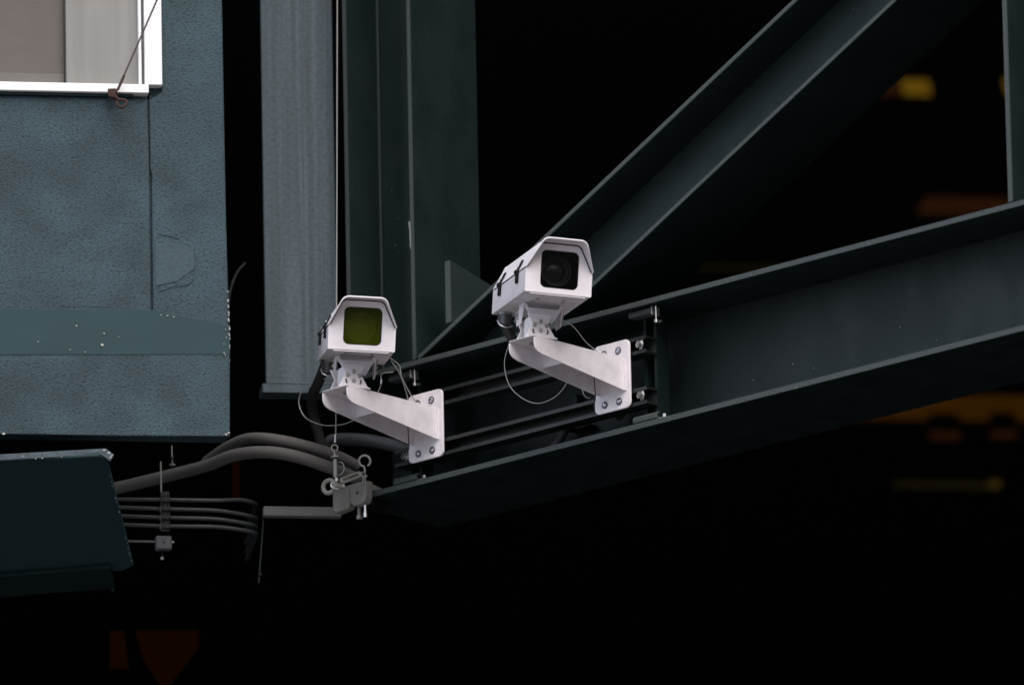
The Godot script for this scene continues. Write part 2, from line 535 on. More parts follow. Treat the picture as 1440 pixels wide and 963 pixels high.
func truss() -> void:
	# lower chord: a wide-flange beam
	var t := thing("steel_beam", "long dark green steel I-beam sloping up to the right behind both white cameras", "steel beam", Transform3D())
	put("top_flange", Kit.new().block(Vector3(-0.545, 9.506, -0.17), Vector3(4.0, 9.52, 0.165), 0.0015), M.steel, t)
	put("bottom_flange", Kit.new().block(Vector3(-0.545, 9.213, -0.17), Vector3(4.0, 9.2275, 0.165), 0.0015), M.steel, t)
	put("web", Kit.new().block(Vector3(-0.54, 9.2275, -0.005), Vector3(4.0, 9.506, 0.005)), M.steel, t)
	put("worn_edge", Kit.new().block(Vector3(-0.545, 9.507, 0.1645), Vector3(4.0, 9.519, 0.1656)), M.worn_edge, t)
	put("worn_edge", Kit.new().block(Vector3(-0.545, 9.214, 0.1645), Vector3(4.0, 9.2265, 0.1656)), M.worn_edge, t)
	flecks(t, 9, [[0.0, 1.5, 0.006]], func(_x: float, k: float) -> float: return lerpf(9.235, 9.36, k))
	flecks(t, 7, [[-0.3, 1.5, 0.1654]], func(_x: float, k: float) -> float: return lerpf(9.509, 9.5185, k))
	flecks(t, 6, [[-0.3, 1.5, 0.1654]], func(_x: float, k: float) -> float: return lerpf(9.2155, 9.226, k))
	# the column on the left end
	t = thing("steel_column", "dark steel H-column standing behind the left white camera, right of the wire rope", "steel column", Transform3D())
	put("flange", Kit.new().block(Vector3(-0.530, 9.522, -0.066), Vector3(-0.5185, 12.2, 0.165), 0.0015), M.steel, t)
	put("flange", Kit.new().block(Vector3(-0.320, 9.522, -0.066), Vector3(-0.3085, 12.2, 0.165), 0.0015), M.steel, t)
	for x in [-0.530, -0.320]:
		put("worn_edge", Kit.new().block(Vector3(x + 0.001, 9.522, 0.1645), Vector3(x + 0.0105, 12.2, 0.1656)), M.worn_edge, t)
	for x in [-0.5165, -0.322]:
		put("root_fillet", Kit.new().tube([Vector3(x, 9.522, 0.056), Vector3(x, 12.2, 0.056)], 0.0065, 12), M.steel, t)
	put("web", Kit.new().block(Vector3(-0.5185, 9.522, 0.044), Vector3(-0.320, 12.2, 0.054)), M.steel, t)
	put("scrape", Kit.new().prism(poly([-0.3245, 9.86, -0.3195, 9.862, -0.3175, 9.83, -0.3185, 9.79, -0.3205, 9.80, -0.3215, 9.84]), 0.1654, 0.1663), M.galvanised, t)
	flecks(t, 5, [[-0.49, -0.34, 0.055]], func(_x: float, k: float) -> float: return lerpf(9.7, 10.4, k))
	t = thing("steel_column", "dark steel column cut by the right edge of the picture", "steel column", Transform3D())
	put("flange", Kit.new().block(Vector3(1.535, 9.522, -0.066), Vector3(1.549, 12.2, 0.165), 0.0015), M.steel, t)
	put("flange", Kit.new().block(Vector3(1.745, 9.522, -0.066), Vector3(1.759, 12.2, 0.165), 0.0015), M.steel, t)
	put("worn_edge", Kit.new().block(Vector3(1.536, 9.522, 0.1645), Vector3(1.548, 12.2, 0.1656)), M.worn_edge, t)
	put("web", Kit.new().block(Vector3(1.549, 9.522, 0.044), Vector3(1.745, 12.2, 0.054)), M.steel, t)
	# the diagonal, cut level on the beam's top and plumb against the column
	var s := 0.508
	var up := func(x: float) -> float: return 9.5324 + (x + 0.2965) * s
	var lo := func(x: float) -> float: return 9.5861 + (x - 0.269) * s
	var th := 0.0145
	var y0 := 9.5215
	var xe := 3.2
	var xl: float = 0.269 + (y0 - 9.5861) / s
	t = thing("diagonal_brace", "dark steel I-section brace climbing to the upper right behind the right camera", "steel brace", Transform3D())
	put("upper_flange", Kit.new().prism(poly([-0.3075, y0, -0.2965 + (y0 + th - 9.5324) / s, y0, xe, up.call(xe) - th, xe, up.call(xe), -0.3075, up.call(-0.3075)]), -0.066, 0.165, 0.0015), M.steel, t)
	put("lower_flange", Kit.new().prism(poly([xl, y0, xe, lo.call(xe), xe, lo.call(xe) + th, xl - th / s, y0]), -0.066, 0.165, 0.0015), M.steel, t)
	put("web", Kit.new().prism(poly([-0.2965 + (y0 + th - 9.5324) / s, y0, xl - th / s, y0, xe, lo.call(xe) + th, xe, up.call(xe) - th]), 0.044, 0.054), M.steel, t)
	put("worn_edge", Kit.new().prism(poly([-0.30, up.call(-0.30) - 0.0125, xe, up.call(xe) - 0.0125, xe, up.call(xe) - 0.0015, -0.30, up.call(-0.30) - 0.0015]), 0.1645, 0.1656), M.worn_edge, t)
	put("worn_edge", Kit.new().prism(poly([xl + 0.004, y0 + 0.004, xe, lo.call(xe) + 0.0015, xe, lo.call(xe) + 0.0125, xl - 0.018, y0 + 0.002]), 0.1645, 0.1656), M.worn_edge, t)
	# plate standing on the diagonal, seen between column and right camera
	var turn := T(-0.193, 0, 0.1645) * T(0, 0, 0, 0, -15) * T(0.193, 0, -0.1645)
	put("stiffener_plate", Kit.new().prism(poly([0.1645, up.call(-0.193) + 0.003, 0.1645, 9.7413, 0.0, 9.672, 0.0, up.call(-0.09) + 0.003]), -0.211, -0.193, 0.0012, along_x()), M.steel, t, turn)
	put("worn_edge", Kit.new().block(Vector3(-0.21, up.call(-0.193) + 0.004, 0.1642), Vector3(-0.194, 9.74, 0.1652)), M.worn_edge, t)
	flecks(t, 5, [[0.35, 1.4, 0.055]], func(x: float, k: float) -> float: return lerpf(lo.call(x) + 0.03, up.call(x) - 0.05, k))
	t = thing("steel_ledge", "narrow grey steel ledge left of the cast beam clamps, under the thick conduit", "steel plate", LF)
	put("plate", Kit.new().block(Vector3(-0.216, -0.301, -0.125), Vector3(-0.03, -0.278, -0.1), 0.0015), M.ledge_paint, t)


# chips in the paint of a face at depth z
func flecks(parent: Node3D, count: int, span: Array, height: Callable) -> void:
	var rng := RandomNumberGenerator.new()
	rng.seed = 100 + count
	var k := Kit.new()
	for i in count:
		var x := rng.randf_range(span[0][0], span[0][1])
		var y: float = height.call(x, rng.randf())
		var r := rng.randf_range(0.0005, 0.0011)
		var p := PackedVector2Array()
		for j in 6:
			p.append(Vector2(x + cos(TAU * j / 6.0) * r * rng.randf_range(0.6, 1.1), y + sin(TAU * j / 6.0) * r * rng.randf_range(0.6, 1.3)))
		k.prism(p, span[0][2] - 0.002, span[0][2] + 0.0006)
	put("paint_chips", k, M.chip, parent).set_meta("kind", "stuff")


func left_wing() -> void:
	var t := thing("steel_column", "pale blue-grey streaked steel column left of the wire rope", "steel column", LF)
	put("front_flange", Kit.new().block(Vector3(-0.206, 0.0235, -0.114), Vector3(-0.033, 2.4, -0.1), 0.002), M.grey_paint, t)
	put("web", Kit.new().block(Vector3(-0.126, 0.0235, -0.16), Vector3(-0.114, 2.4, -0.114)), M.steel, t)
	put("base_plate", Kit.new().block(Vector3(-0.215, 0.0, -0.16), Vector3(-0.02, 0.0225, -0.0975), 0.0015), M.grey_paint, t)
	put("weld_bead", Kit.new().tube([Vector3(-0.204, 0.0235, -0.0995), Vector3(-0.16, 0.0245, -0.0995), Vector3(-0.1, 0.0235, -0.0995), Vector3(-0.034, 0.024, -0.0995)], 0.0025, 8), M.grey_paint, t)
	# thin strap hanging below the ledge
	var h := thing("hanger_strap", "thin dark strap hanging below the end of the steel ledge beside the four conduits", "strap", LF)
	put("strap", Kit.new().prism(poly([-0.2155, -0.302, -0.2132, -0.302, -0.2265, -0.46, -0.229, -0.46]), -0.135, -0.12), M.steel, h)
	put("bolt", Kit.new().lathe([Vector2(0, 0.004), Vector2(0.005, 0.004), Vector2(0.005, 0)], 6, T(-0.2255, -0.44, -0.1195, 90)), M.black_steel, h)


func rendered_wall() -> void:
	var w := thing("rendered_wall", "blue-grey rough rendered wall with a white framed window at upper left", "wall", LF * T(0, 0, 0.3))
	# core with the window opening left free
	put("wall_core", Kit.new().block(Vector3(-2.6, -0.216, -0.06), Vector3(-0.346, 0.605, -0.012)), M.stucco, w)
	put("wall_core", Kit.new().block(Vector3(-0.52, 0.605, -0.06), Vector3(-0.346, 2.2, -0.012)), M.stucco, w)
	# rendered panels: the joint between them is a real gap
	var left := poly([-2.6, 0.083, -0.8776, 0.0828, -0.5235, 0.0857, -0.5235, 0.43, -0.5255, 0.6045, -2.6, 0.609])
	put("render_panel", Kit.new().prism(left, -0.0115, 0.001, 0.002), M.stucco, w)
	var right := poly([-0.5185, 0.0853, -0.339, 0.0495, -0.343, 0.3, -0.3455, 0.85, -0.346, 2.2, -0.489, 2.2, -0.4915, 0.62, -0.5215, 0.6, -0.5205, 0.432, -0.5175, 0.42])
	put("render_panel", Kit.new().prism(right, -0.0115, 0.0, 0.002), M.stucco, w)
	put("lower_panel", Kit.new().prism(poly([-2.6, -0.2215, -0.6, -0.219, -0.3415, -0.216, -0.3385, -0.0148, -2.6, -0.0258]), -0.0115, 0.001, 0.002), M.stucco, w)
	put("repair_band", Kit.new().prism(poly([-2.6, -0.028, -0.8786, -0.028, -0.3385, -0.0175, -0.338, 0.0515, -0.5179, 0.0875, -0.8776, 0.0848, -2.6, 0.0848]), -0.0115, 0.0022, 0.0008), M.patch_paint, w)
	# trowelled repair and cracks at the right of the joint
	put("trowel_patch", Kit.new().prism(poly([-0.512, 0.145, -0.46, 0.158, -0.418, 0.19, -0.421, 0.24, -0.47, 0.252, -0.512, 0.25]), -0.002, 0.0016, 0.0012), M.smooth_render, w)
	var rng := RandomNumberGenerator.new()
	rng.seed = 7
	var chips := Kit.new()
	for i in 30:
		var y := -0.205 + pow(rng.randf(), 0.7) * 0.32
		if i < 20:
			y = rng.randf_range(0.0, 0.14)
		var x := -0.342 + 0.0035 * clampf(1.0 - absf(y - 0.02) * 4.0, 0.0, 1.0) - rng.randf() * 0.002
		if i > 24:
			x -= rng.randf() * 0.02
			y = rng.randf_range(-0.02, 0.05)
		var r := rng.randf_range(0.0008, 0.0028)
		var p := PackedVector2Array()
		for k in 6:
			var a := TAU * k / 6.0 + rng.randf() * 0.5
			p.append(Vector2(x + cos(a) * r * 0.7, y + sin(a) * r * rng.randf_range(0.8, 1.7)))
		if Geometry2D.triangulate_polygon(p).size():
			chips.prism(p, -0.004, 0.0045)
	for q in [[-0.6395, 0.0, 0.0035], [-0.635, 0.028, 0.0018], [-0.7, 0.045, 0.0018], [-0.79, 0.005, 0.0014], [-0.6, 0.02, 0.001], [-0.68, -0.018, 0.0013], [-0.715, -0.013, 0.0013], [-0.35, -0.212, 0.002], [-0.344, -0.208, 0.002], [-0.873, -0.219, 0.003], [-0.5, 0.075, 0.0016], [-0.485, 0.0735, 0.0018], [-0.47, 0.071, 0.0014]]:
		var p := PackedVector2Array()
		for k in 7:
			var a := TAU * k / 7.0
			var r: float = q[2] * rng.randf_range(0.6, 1.2)
			p.append(Vector2(q[0] + cos(a) * r * 1.4, q[1] + sin(a) * r))
		chips.prism(p, -0.003, 0.0042)
	var c := put("paint_chips", chips, M.chip, w)
	c.set_meta("kind", "stuff")
	# raised lines of the cracked render
	var ridge := Kit.new()
	for q in [[-0.505, 0.133, -0.487, 0.139, -0.47, 0.146, -0.452, 0.148, -0.437, 0.151, -0.426, 0.161, -0.421, 0.178, -0.4205, 0.2], [-0.512, 0.243, -0.47, 0.2445, -0.43, 0.241], [-0.87, 0.0875, -0.85, 0.0885, -0.835, 0.0915], [-0.74, 0.094, -0.71, 0.0915, -0.68, 0.094, -0.62, 0.0935], [-0.63, -0.1, -0.6, -0.098, -0.585, -0.1015], [-0.5, 0.272, -0.47, 0.267, -0.455, 0.262]]:
		var pts := []
		for i in range(0, q.size(), 2):
			pts.append(Vector3(q[i], q[i + 1], 0.0008))
		ridge.tube(pts, 0.0011, 6)
	put("render_crack", ridge, M.stucco, w)
	# window
	var win := put("window", Kit.new().block(Vector3(-0.5325, 0.6335, -0.03), Vector3(-0.4915, 2.2, 0.016), 0.0015), M.white_frame, w)
	put("sill", Kit.new().block(Vector3(-2.6, 0.6115, -0.05), Vector3(-0.5245, 0.6325, 0.022), 0.0015), M.white_frame, win)
	put("drip_strip", Kit.new().block(Vector3(-2.6, 0.6045, -0.01), Vector3(-0.56, 0.611, 0.012), 0.001), M.steel_plate, win)
	put("inner_frame", Kit.new().block(Vector3(-0.5455, 0.6345, -0.03), Vector3(-0.5395, 2.2, 0.008), 0.001), M.white_frame, win)
	put("track", Kit.new().block(Vector3(-0.5395, 0.633, -0.03), Vector3(-0.533, 2.2, -0.012)), M.frosted, win)
	put("sliding_panel", Kit.new().block(Vector3(-0.7155, 0.6335, -0.028), Vector3(-0.5455, 2.2, -0.012)), M.frosted, win)
	put("seal", Kit.new().block(Vector3(-0.7185, 0.6335, -0.03), Vector3(-0.7155, 2.2, -0.013)), M.rubber, win)
	put("back_panel", Kit.new().block(Vector3(-2.6, 0.665, -0.05), Vector3(-0.7185, 2.2, -0.034)), M.brown_blind, win)
	put("rail", Kit.new().block(Vector3(-2.6, 0.633, -0.049), Vector3(-0.7185, 0.6705, -0.032), 0.001), M.pale_blind, win)
	# rusty tie rod
	var rod := thing("tie_rod", "thin rusty rod slanting across the window to a rusty hook on the sill", "tie rod", LF)
	put("rod", Kit.new().tube([Vector3(-0.498, 0.85, 0.34), Vector3(-0.596, 0.622, 0.342)], 0.0022, 8), M.rod_paint, rod)
	put("rod_end", Kit.new().tube([Vector3(-0.585, 0.647, 0.3425), Vector3(-0.6, 0.612, 0.3425)], 0.0032, 8), M.rust, rod)
	put("hook_plate", Kit.new().prism(poly([-0.6225, 0.6165, -0.603, 0.6175, -0.599, 0.6, -0.606, 0.588, -0.621, 0.598]), 0.325, 0.335, 0.001), M.rust, rod)
	put("hook", Kit.new().tube([Vector3(-0.602, 0.612, 0.341), Vector3(-0.6085, 0.6, 0.342), Vector3(-0.598, 0.588, 0.343), Vector3(-0.584, 0.587, 0.343), Vector3(-0.58, 0.578, 0.343), Vector3(-0.59, 0.569, 0.343), Vector3(-0.601, 0.573, 0.343), Vector3(-0.602, 0.584, 0.343)], 0.0033, 8), M.rust, rod)
	put("nut", Kit.new().lathe([Vector2(0, 0.008), Vector2(0.006, 0.008), Vector2(0.006, 0), Vector2(0, 0)], 6, T(-0.611, 0.599, 0.335, 90)), M.rust, rod)


func soffit() -> void:
	var t := thing("sloping_soffit", "dark sloping steel soffit plate with a chipped pale front edge at lower left", "steel plate", LF)
	# the plate falls away to the back by 30 degrees; its pale front lip stands upright
	var B := Basis(Vector3(1, 0, 0), deg_to_rad(-30.0))
	var at := Transform3D(Basis(B.x, B.z, -B.y), Vector3(0, -0.362, 0.6))  # polygon (x, y) -> (along, down the slope)
	var outline := poly([-2.0, -0.03, -1.008, -0.0135, -0.682, 0.0175, -0.6605, -0.006, -0.572, -0.344, -0.596, -0.361, -0.977, -0.418, -2.0, -0.57])
	put("plate", Kit.new().prism(outline, -0.0075, 0.0075, 0.002, Transform3D(Basis(B.x, B.z, -B.y), Vector3(0, -0.355, 0.6))), M.steel_plate, t)
	put("front_lip", Kit.new().prism(poly([-2.0, -0.448, -0.91, -0.3655, -0.679, -0.3485, -0.6565, -0.363, -0.6475, -0.348, -0.6665, -0.3325, -0.91, -0.3505, -2.0, -0.433]), 0.6, 0.612, 0.0015), M.grey_paint, t)
	var chips := Kit.new()
	var rng := RandomNumberGenerator.new()
	rng.seed = 21
	for q in [[-0.671, -0.337, 0.004], [-0.66, -0.3435, 0.005], [-0.653, -0.349, 0.0035], [-0.656, -0.354, 0.004], [-0.86, -0.3545, 0.0025], [-0.83, -0.36, 0.0025], [-0.815, -0.3585, 0.0028], [-0.83, -0.3505, 0.0012], [-0.82, -0.349, 0.0014], [-0.81, -0.3485, 0.0013], [-0.77, -0.355, 0.0018]]:
		var p := PackedVector2Array()
		for k in 7:
			var a := TAU * k / 7.0
			var r: float = q[2] * rng.randf_range(0.4, 0.75)
			p.append(Vector2(q[0] + cos(a) * r * 1.3, q[1] + sin(a) * r * 0.8))
		chips.prism(p, 0.609, 0.6132)
	for k in 16:
		var s := rng.randf()
		var p := PackedVector2Array()
		for j in 6:
			var r := rng.randf_range(0.0004, 0.0012)
			p.append(Vector2(lerpf(-0.658, -0.575, s) - 0.002 + cos(TAU * j / 6.0) * r, lerpf(-0.02, -0.335, s) + sin(TAU * j / 6.0) * r * 2.0))
		chips.prism(p, 0.004, 0.0084, 0.0, Transform3D(Basis(B.x, B.z, -B.y), Vector3(0, -0.355, 0.6)))
	put("paint_chips", chips, M.chip, t).set_meta("kind", "stuff")
	var low := thing("cable_tray", "dark steel tray below the sloping soffit plate at lower left", "cable tray", LF)
	put("tray", Kit.new().prism(poly([-2.0, -0.5, -1.0, -0.375, -0.628, -0.325, -0.616, -0.37, -0.614, -0.395, -2.0, -0.58]), -0.006, 0.006, 0.002, Transform3D(Basis(B.x, B.z, -B.y), Vector3(0, -0.375, 0.6))), M.grime, low)
	put("end_lug", Kit.new().block(Vector3(-0.62, -0.585, 0.24), Vector3(-0.613, -0.56, 0.262), 0.002), M.grime, low)


func pipework() -> void:
	var t := thing("bent_conduit", "thick pale grey conduit arching over from the soffit plate to the turnbuckle", "conduit", LF)
	put("pipe", Kit.new().tube([Vector3(-0.5974, -0.1491, -0.500), Vector3(-0.5288, -0.1548, -0.420), Vector3(-0.4136, -0.1529, -0.300), Vector3(-0.3395, -0.1552, -0.200), Vector3(-0.2828, -0.1545, -0.100), Vector3(-0.2160, -0.1676, -0.020), Vector3(-0.1449, -0.1892, 0.02), Vector3(-0.0607, -0.2174, 0.02), Vector3(0.0, -0.2375, 0.0)], 0.0148, 18), M.conduit, t)
	t = thing("bent_conduit", "darker grey conduit arching just above the thick pale one", "conduit", LF)
	put("pipe", Kit.new().tube([Vector3(-0.3279, -0.1199, -0.300), Vector3(-0.2913, -0.1107, -0.200), Vector3(-0.2545, -0.1104, -0.120), Vector3(-0.2131, -0.1292, -0.040), Vector3(-0.1419, -0.1526, 0.000), Vector3(-0.0576, -0.1773, 0.0), Vector3(0.0, -0.195, -0.03)], 0.0138, 18), M.conduit, t)
	t = thing("hanging_cable", "thin dark cable hanging in the black gap between rendered wall and pale grey column", "cable", LF)
	put("cable", Kit.new().tube([Vector3(-0.2271, 0.3753, -0.300), Vector3(-0.2480, 0.3502, -0.300), Vector3(-0.2640, 0.3074, -0.300), Vector3(-0.2716, 0.2507, -0.300), Vector3(-0.2748, 0.1448, -0.300), Vector3(-0.2738, -0.0312, -0.300)], 0.0035, 8), M.dark_conduit, t)
	var names := ["topmost", "second from the top", "third from the top", "lowest"]
	var ys := [[-0.2542, -0.2538, -0.2537, -0.2555, -0.272], [-0.2734, -0.2765, -0.2781, -0.2903, -0.315], [-0.2943, -0.2974, -0.299, -0.3112, -0.338], [-0.3151, -0.3183, -0.3182, -0.3287, -0.352]]
	for i in 4:
		t = thing("straight_conduit", "thin dark conduit behind the soffit plate, %s of the four parallel ones" % names[i], "conduit", LF, "four parallel dark conduits")
		var y: Array = ys[i]
		put("pipe", Kit.new().tube([Vector3(-0.75, y[0] + 0.003, -0.15), Vector3(-0.5837, y[0], -0.15), Vector3(-0.4481, y[1], -0.15), Vector3(-0.3294, y[2], -0.15), Vector3(-0.265, y[3] + 0.005, -0.152), Vector3(-0.232, y[3], -0.162), Vector3(-0.2245, y[3] - 0.001, -0.185), Vector3(-0.223, y[3] - 0.001, -0.25), Vector3(-0.223, y[3] - 0.002, -0.4)], 0.0053, 12), M.dark_conduit, t)
		if i > 0:
			put("coupling", Kit.new().tube([Vector3(-0.459, y[1], -0.15), Vector3(-0.4565, y[1], -0.15)], 0.0072, 12), M.galvanised, t)
	t = thing("pipe_clamp", "dark upright clamp strap holding the four parallel conduits", "pipe clamp", LF)
	put("strap", Kit.new().block(Vector3(-0.4565, -0.333, -0.162), Vector3(-0.435, -0.235, -0.1405), 0.002), M.strut_steel, t)
	for i in 4:
		put("clamp_block", Kit.new().box(Vector3(0.0205, 0.0165, 0.008), 0.0015, T(-0.4457, -0.2538 - i * 0.0215, -0.1375)), M.strut_steel, t)
		for s in [-1, 1]:
			put("screw", Kit.new().lathe([Vector2(0, 0.003), Vector2(0.0025, 0.003), Vector2(0.0025, 0)], 6, T(-0.4457 + s * 0.0055, -0.2475 - i * 0.0215, -0.1335, 90)), M.black_steel, t)
	put("hanger_rod", Kit.new().tube([Vector3(-0.4545, -0.16, -0.15), Vector3(-0.4545, -0.236, -0.15)], 0.002, 8), M.dull_bolt, t)
	put("threaded_rod", Kit.new().tube([Vector3(-0.4425, -0.155, -0.02), Vector3(-0.4418, -0.205, -0.02)], 0.0018, 8), M.dull_bolt, t)
	put("washer", Kit.new().lathe([Vector2(0, 0.0025), Vector2(0.008, 0.0025), Vector2(0.008, 0), Vector2(0, 0)], 16, T(-0.4420, -0.2035, -0.02)), M.dull_bolt, t)
	put("washer", Kit.new().lathe([Vector2(0, 0.002), Vector2(0.007, 0.002), Vector2(0.007, 0), Vector2(0, 0)], 16, T(-0.4424, -0.187, -0.02)), M.black_steel, t)
	put("nut", Kit.new().lathe([Vector2(0, 0.004), Vector2(0.004, 0.004), Vector2(0.004, 0), Vector2(0, 0)], 6, T(-0.4424, -0.184, -0.02)), M.bolt, t)
	t = thing("junction_box", "small grey junction box with a rod, under the four parallel conduits", "junction box", LF)
	put("box", Kit.new().prism(rounded(0.0385, 0.033, 0.005, Vector2(-0.4505, -0.36)), -0.165, -0.14, 0.003), M.box_grey, t)
	put("knockout", Kit.new().lathe([Vector2(0, 0.0008), Vector2(0.0033, 0.0008), Vector2(0.0033, 0)], 14, T(-0.4505, -0.36, -0.1402, 90)), M.lens_black, t)
	put("rod", Kit.new().tube([Vector3(-0.62, -0.3565, -0.15), Vector3(-0.4695, -0.3565, -0.15)], 0.003, 10), M.box_grey, t)
	put("screw", Kit.new().tube([Vector3(-0.4315, -0.357, -0.15), Vector3(-0.426, -0.357, -0.15)], 0.0028, 8), M.dull_bolt, t)
	put("hanging_bolt", Kit.new().tube([Vector3(-0.4543, -0.375, -0.15), Vector3(-0.4543, -0.394, -0.15)], 0.0018, 8), M.black_steel, t)
	put("hanging_nut", Kit.new().lathe([Vector2(0, 0.006), Vector2(0.0045, 0.006), Vector2(0.0045, 0), Vector2(0, 0)], 6, T(-0.4543, -0.4, -0.15)), M.dull_bolt, t)
	# hose that runs into the beam behind the left bracket
	t = thing("ribbed_hose", "dark grey hose running from the wire rope to behind the left bracket plate", "hose", Transform3D())
	put("pipe", Kit.new().tube([Vector3(-0.70, 9.37, 0.05), Vector3(-0.635, 9.383, 0.12), Vector3(-0.6087, 9.388, 0.13), Vector3(-0.52, 9.371, 0.13), Vector3(-0.44, 9.346, 0.12), Vector3(-0.375, 9.32, 0.105), Vector3(-0.32, 9.30, 0.06)], 0.0155, 16), M.hose, t)
	# elbow conduits leaving the cameras
	t = thing("flexible_conduit", "black flexible conduit curving down behind the left camera", "conduit", Transform3D())
	put("pipe", Kit.new().tube([Vector3(-0.442, 9.515, 0.33), Vector3(-0.452, 9.497, 0.33), Vector3(-0.499, 9.474, 0.302), Vector3(-0.556, 9.462, 0.262), Vector3(-0.59, 9.437, 0.225), Vector3(-0.60, 9.40, 0.2), Vector3(-0.6, 9.35, 0.17), Vector3(-0.59, 9.30, 0.08)], 0.0125, 16), M.rubber, t)
	t = thing("flexible_conduit", "black flexible conduit dropping behind the arm of the right camera bracket", "conduit", Transform3D())
	put("pipe", Kit.new().tube([Vector3(0.152, 9.505, 0.36), Vector3(0.152, 9.487, 0.36), Vector3(0.158, 9.462, 0.35), Vector3(0.163, 9.425, 0.32), Vector3(0.18, 9.40, 0.26), Vector3(0.2, 9.38, 0.17), Vector3(0.21, 9.35, 0.09), Vector3(0.22, 9.30, 0.03)], 0.0125, 16), M.rubber, t)
	t = thing("bent_conduit", "dark conduit crossing the beam web below the right camera arm", "conduit", Transform3D())
	put("pipe", Kit.new().tube([Vector3(0.07, 9.34, 0.04), Vector3(0.055, 9.305, 0.045), Vector3(0.03, 9.27, 0.05), Vector3(-0.01, 9.245, 0.06), Vector3(-0.06, 9.235, 0.05)], 0.012, 14), M.hose, t)


func c_channel(depth: float, width: float, wall: float, lip: float) -> PackedVector2Array:
	# open towards +x of the polygon; centred in y
	var h := width / 2.0
	return poly([0, -h, depth, -h, depth, -h + lip, depth - wall * 2, -h + lip, depth - wall * 2, -h + wall * 2, wall, -h + wall * 2, wall, h - wall * 2, depth - wall * 2, h - wall * 2, depth - wall * 2, h - lip, depth, h - lip, depth, h, 0, h])


func struts() -> void:
	# upright struts between the flanges
	var upright := Transform3D(Basis(Vector3(0, 0, 1), Vector3(1, 0, 0), Vector3(0, 1, 0)), Vector3.ZERO)  # polygon x -> z, y -> x, drawn along y
	var where := [[0.3865, "upright steel strut right of the right camera bracket plate"], [-0.366, "upright steel strut behind the left camera bracket plate"]]
	for q in where:
		var t := thing("strut_channel", q[1], "strut channel", Transform3D(Basis(), Vector3(q[0], 0, 0)), "steel strut channels")
		put("channel", Kit.new().prism(c_channel(0.041, 0.041, 0.0025, 0.0085), 9.2295, 9.5, 0.0, upright.translated(Vector3(0, 0, 0.07))), M.steel, t)
	var flat := [[9.418, "upper long horizontal strut channel across the beam"], [9.2955, "lower long horizontal strut channel across the beam"]]
	for q in flat:
		var t := thing("strut_channel", q[1], "strut channel", Transform3D(Basis(), Vector3(0, q[0], 0)), "steel strut channels")
		put("channel", Kit.new().prism(c_channel(0.041, 0.041, 0.0025, 0.0085), -0.395, 0.409, 0.0, along_x().translated(Vector3(0, 0, 0.1115))), M.strut_steel, t)
		for x in [0.3865, -0.366]:
			put("bolt", Kit.new().lathe([Vector2(0, 0.009), Vector2(0.009, 0.009), Vector2(0.009, 0), Vector2(0.012, 0), Vector2(0.012, -0.002)], 6, T(x + 0.008, 0, 0.153, 90, 0, 20)), M.bolt, t)
		var teeth := Kit.new()
		for i in 14:
			teeth.box(Vector3(0.002, 0.006, 0.003), 0.0, T(-0.18 + i * 0.033, -0.0095, 0.1475))
		put("serrations", teeth, M.steel, t).set_meta("kind", "stuff")
	# web plates and bits seen between the channels
	var s := thing("web_bracket", "short grey upright tab on the beam web between the two horizontal strut channels", "bracket", Transform3D())
	put("tab", Kit.new().block(Vector3(0.055, 9.305, 0.0055), Vector3(0.078, 9.385, 0.03), 0.002), M.steel, s)
	put("foot", Kit.new().block(Vector3(0.05, 9.298, 0.0055), Vector3(0.12, 9.3045, 0.035), 0.001), M.black_steel, s)
	# beam clamps at both ends of each upright strut
	var i := 0
	for q in [[0.392, "beam clamp under the top flange, above the right upright strut"], [-0.378, "beam clamp under the top flange, right of the left camera"]]:
		var t := thing("beam_clamp", q[1], "beam clamp", Transform3D(Basis(), Vector3(q[0], 0, 0)), "beam clamps on the long beam")
		put("clamp_bar", Kit.new().block(Vector3(-0.036, 9.4885, 0.12), Vector3(0.036, 9.5025, 0.152), 0.002), M.galvanised if i == 9 else M.worn_edge, t)
		put("end_plate", Kit.new().block(Vector3(0.036, 9.484, 0.125), Vector3(0.04, 9.5045, 0.153), 0.0008), M.galvanised, t)
		put("bolt", Kit.new().lathe([Vector2(0, -0.036), Vector2(0.0055, -0.036), Vector2(0.0055, -0.029), Vector2(0.0022, -0.029), Vector2(0.0022, 0.004), Vector2(0, 0.004)], 10, T(0.05, 9.498, 0.15)), M.bolt, t)
		put("side_bolt", Kit.new().tube([Vector3(0.026, 9.475, 0.12), Vector3(0.04, 9.474, 0.12)], 0.0035, 8), M.dull_bolt, t)
		i += 1
	for q in [[0.404, "beam clamp on the bottom flange, below the right upright strut"], [-0.36, "beam clamp on the bottom flange, below the left bracket plate"]]:
		var t := thing("beam_clamp", q[1], "beam clamp", Transform3D(Basis(), Vector3(q[0], 0, 0)), "beam clamps on the long beam")
		var prof := poly([0.105, 9.229, 0.152, 9.229, 0.157, 9.2335, 0.157, 9.2415, 0.152, 9.248, 0.143, 9.251, 0.143, 9.247, 0.149, 9.243, 0.149, 9.237, 0.105, 9.236])
		put("clamp_bar", Kit.new().prism(prof, -0.037, 0.037, 0.001, along_x()), M.worn_edge, t)
		put("tail", Kit.new().block(Vector3(0.037, 9.2285, 0.125), Vector3(0.062, 9.2335, 0.15), 0.001), M.galvanised, t)
		put("bolt", Kit.new().lathe([Vector2(0, 0.01), Vector2(0.004, 0.01), Vector2(0.004, 0)], 6, T(0.048, 9.233, 0.14)), M.bolt, t)


# ---------------------------------------------------------------- brackets

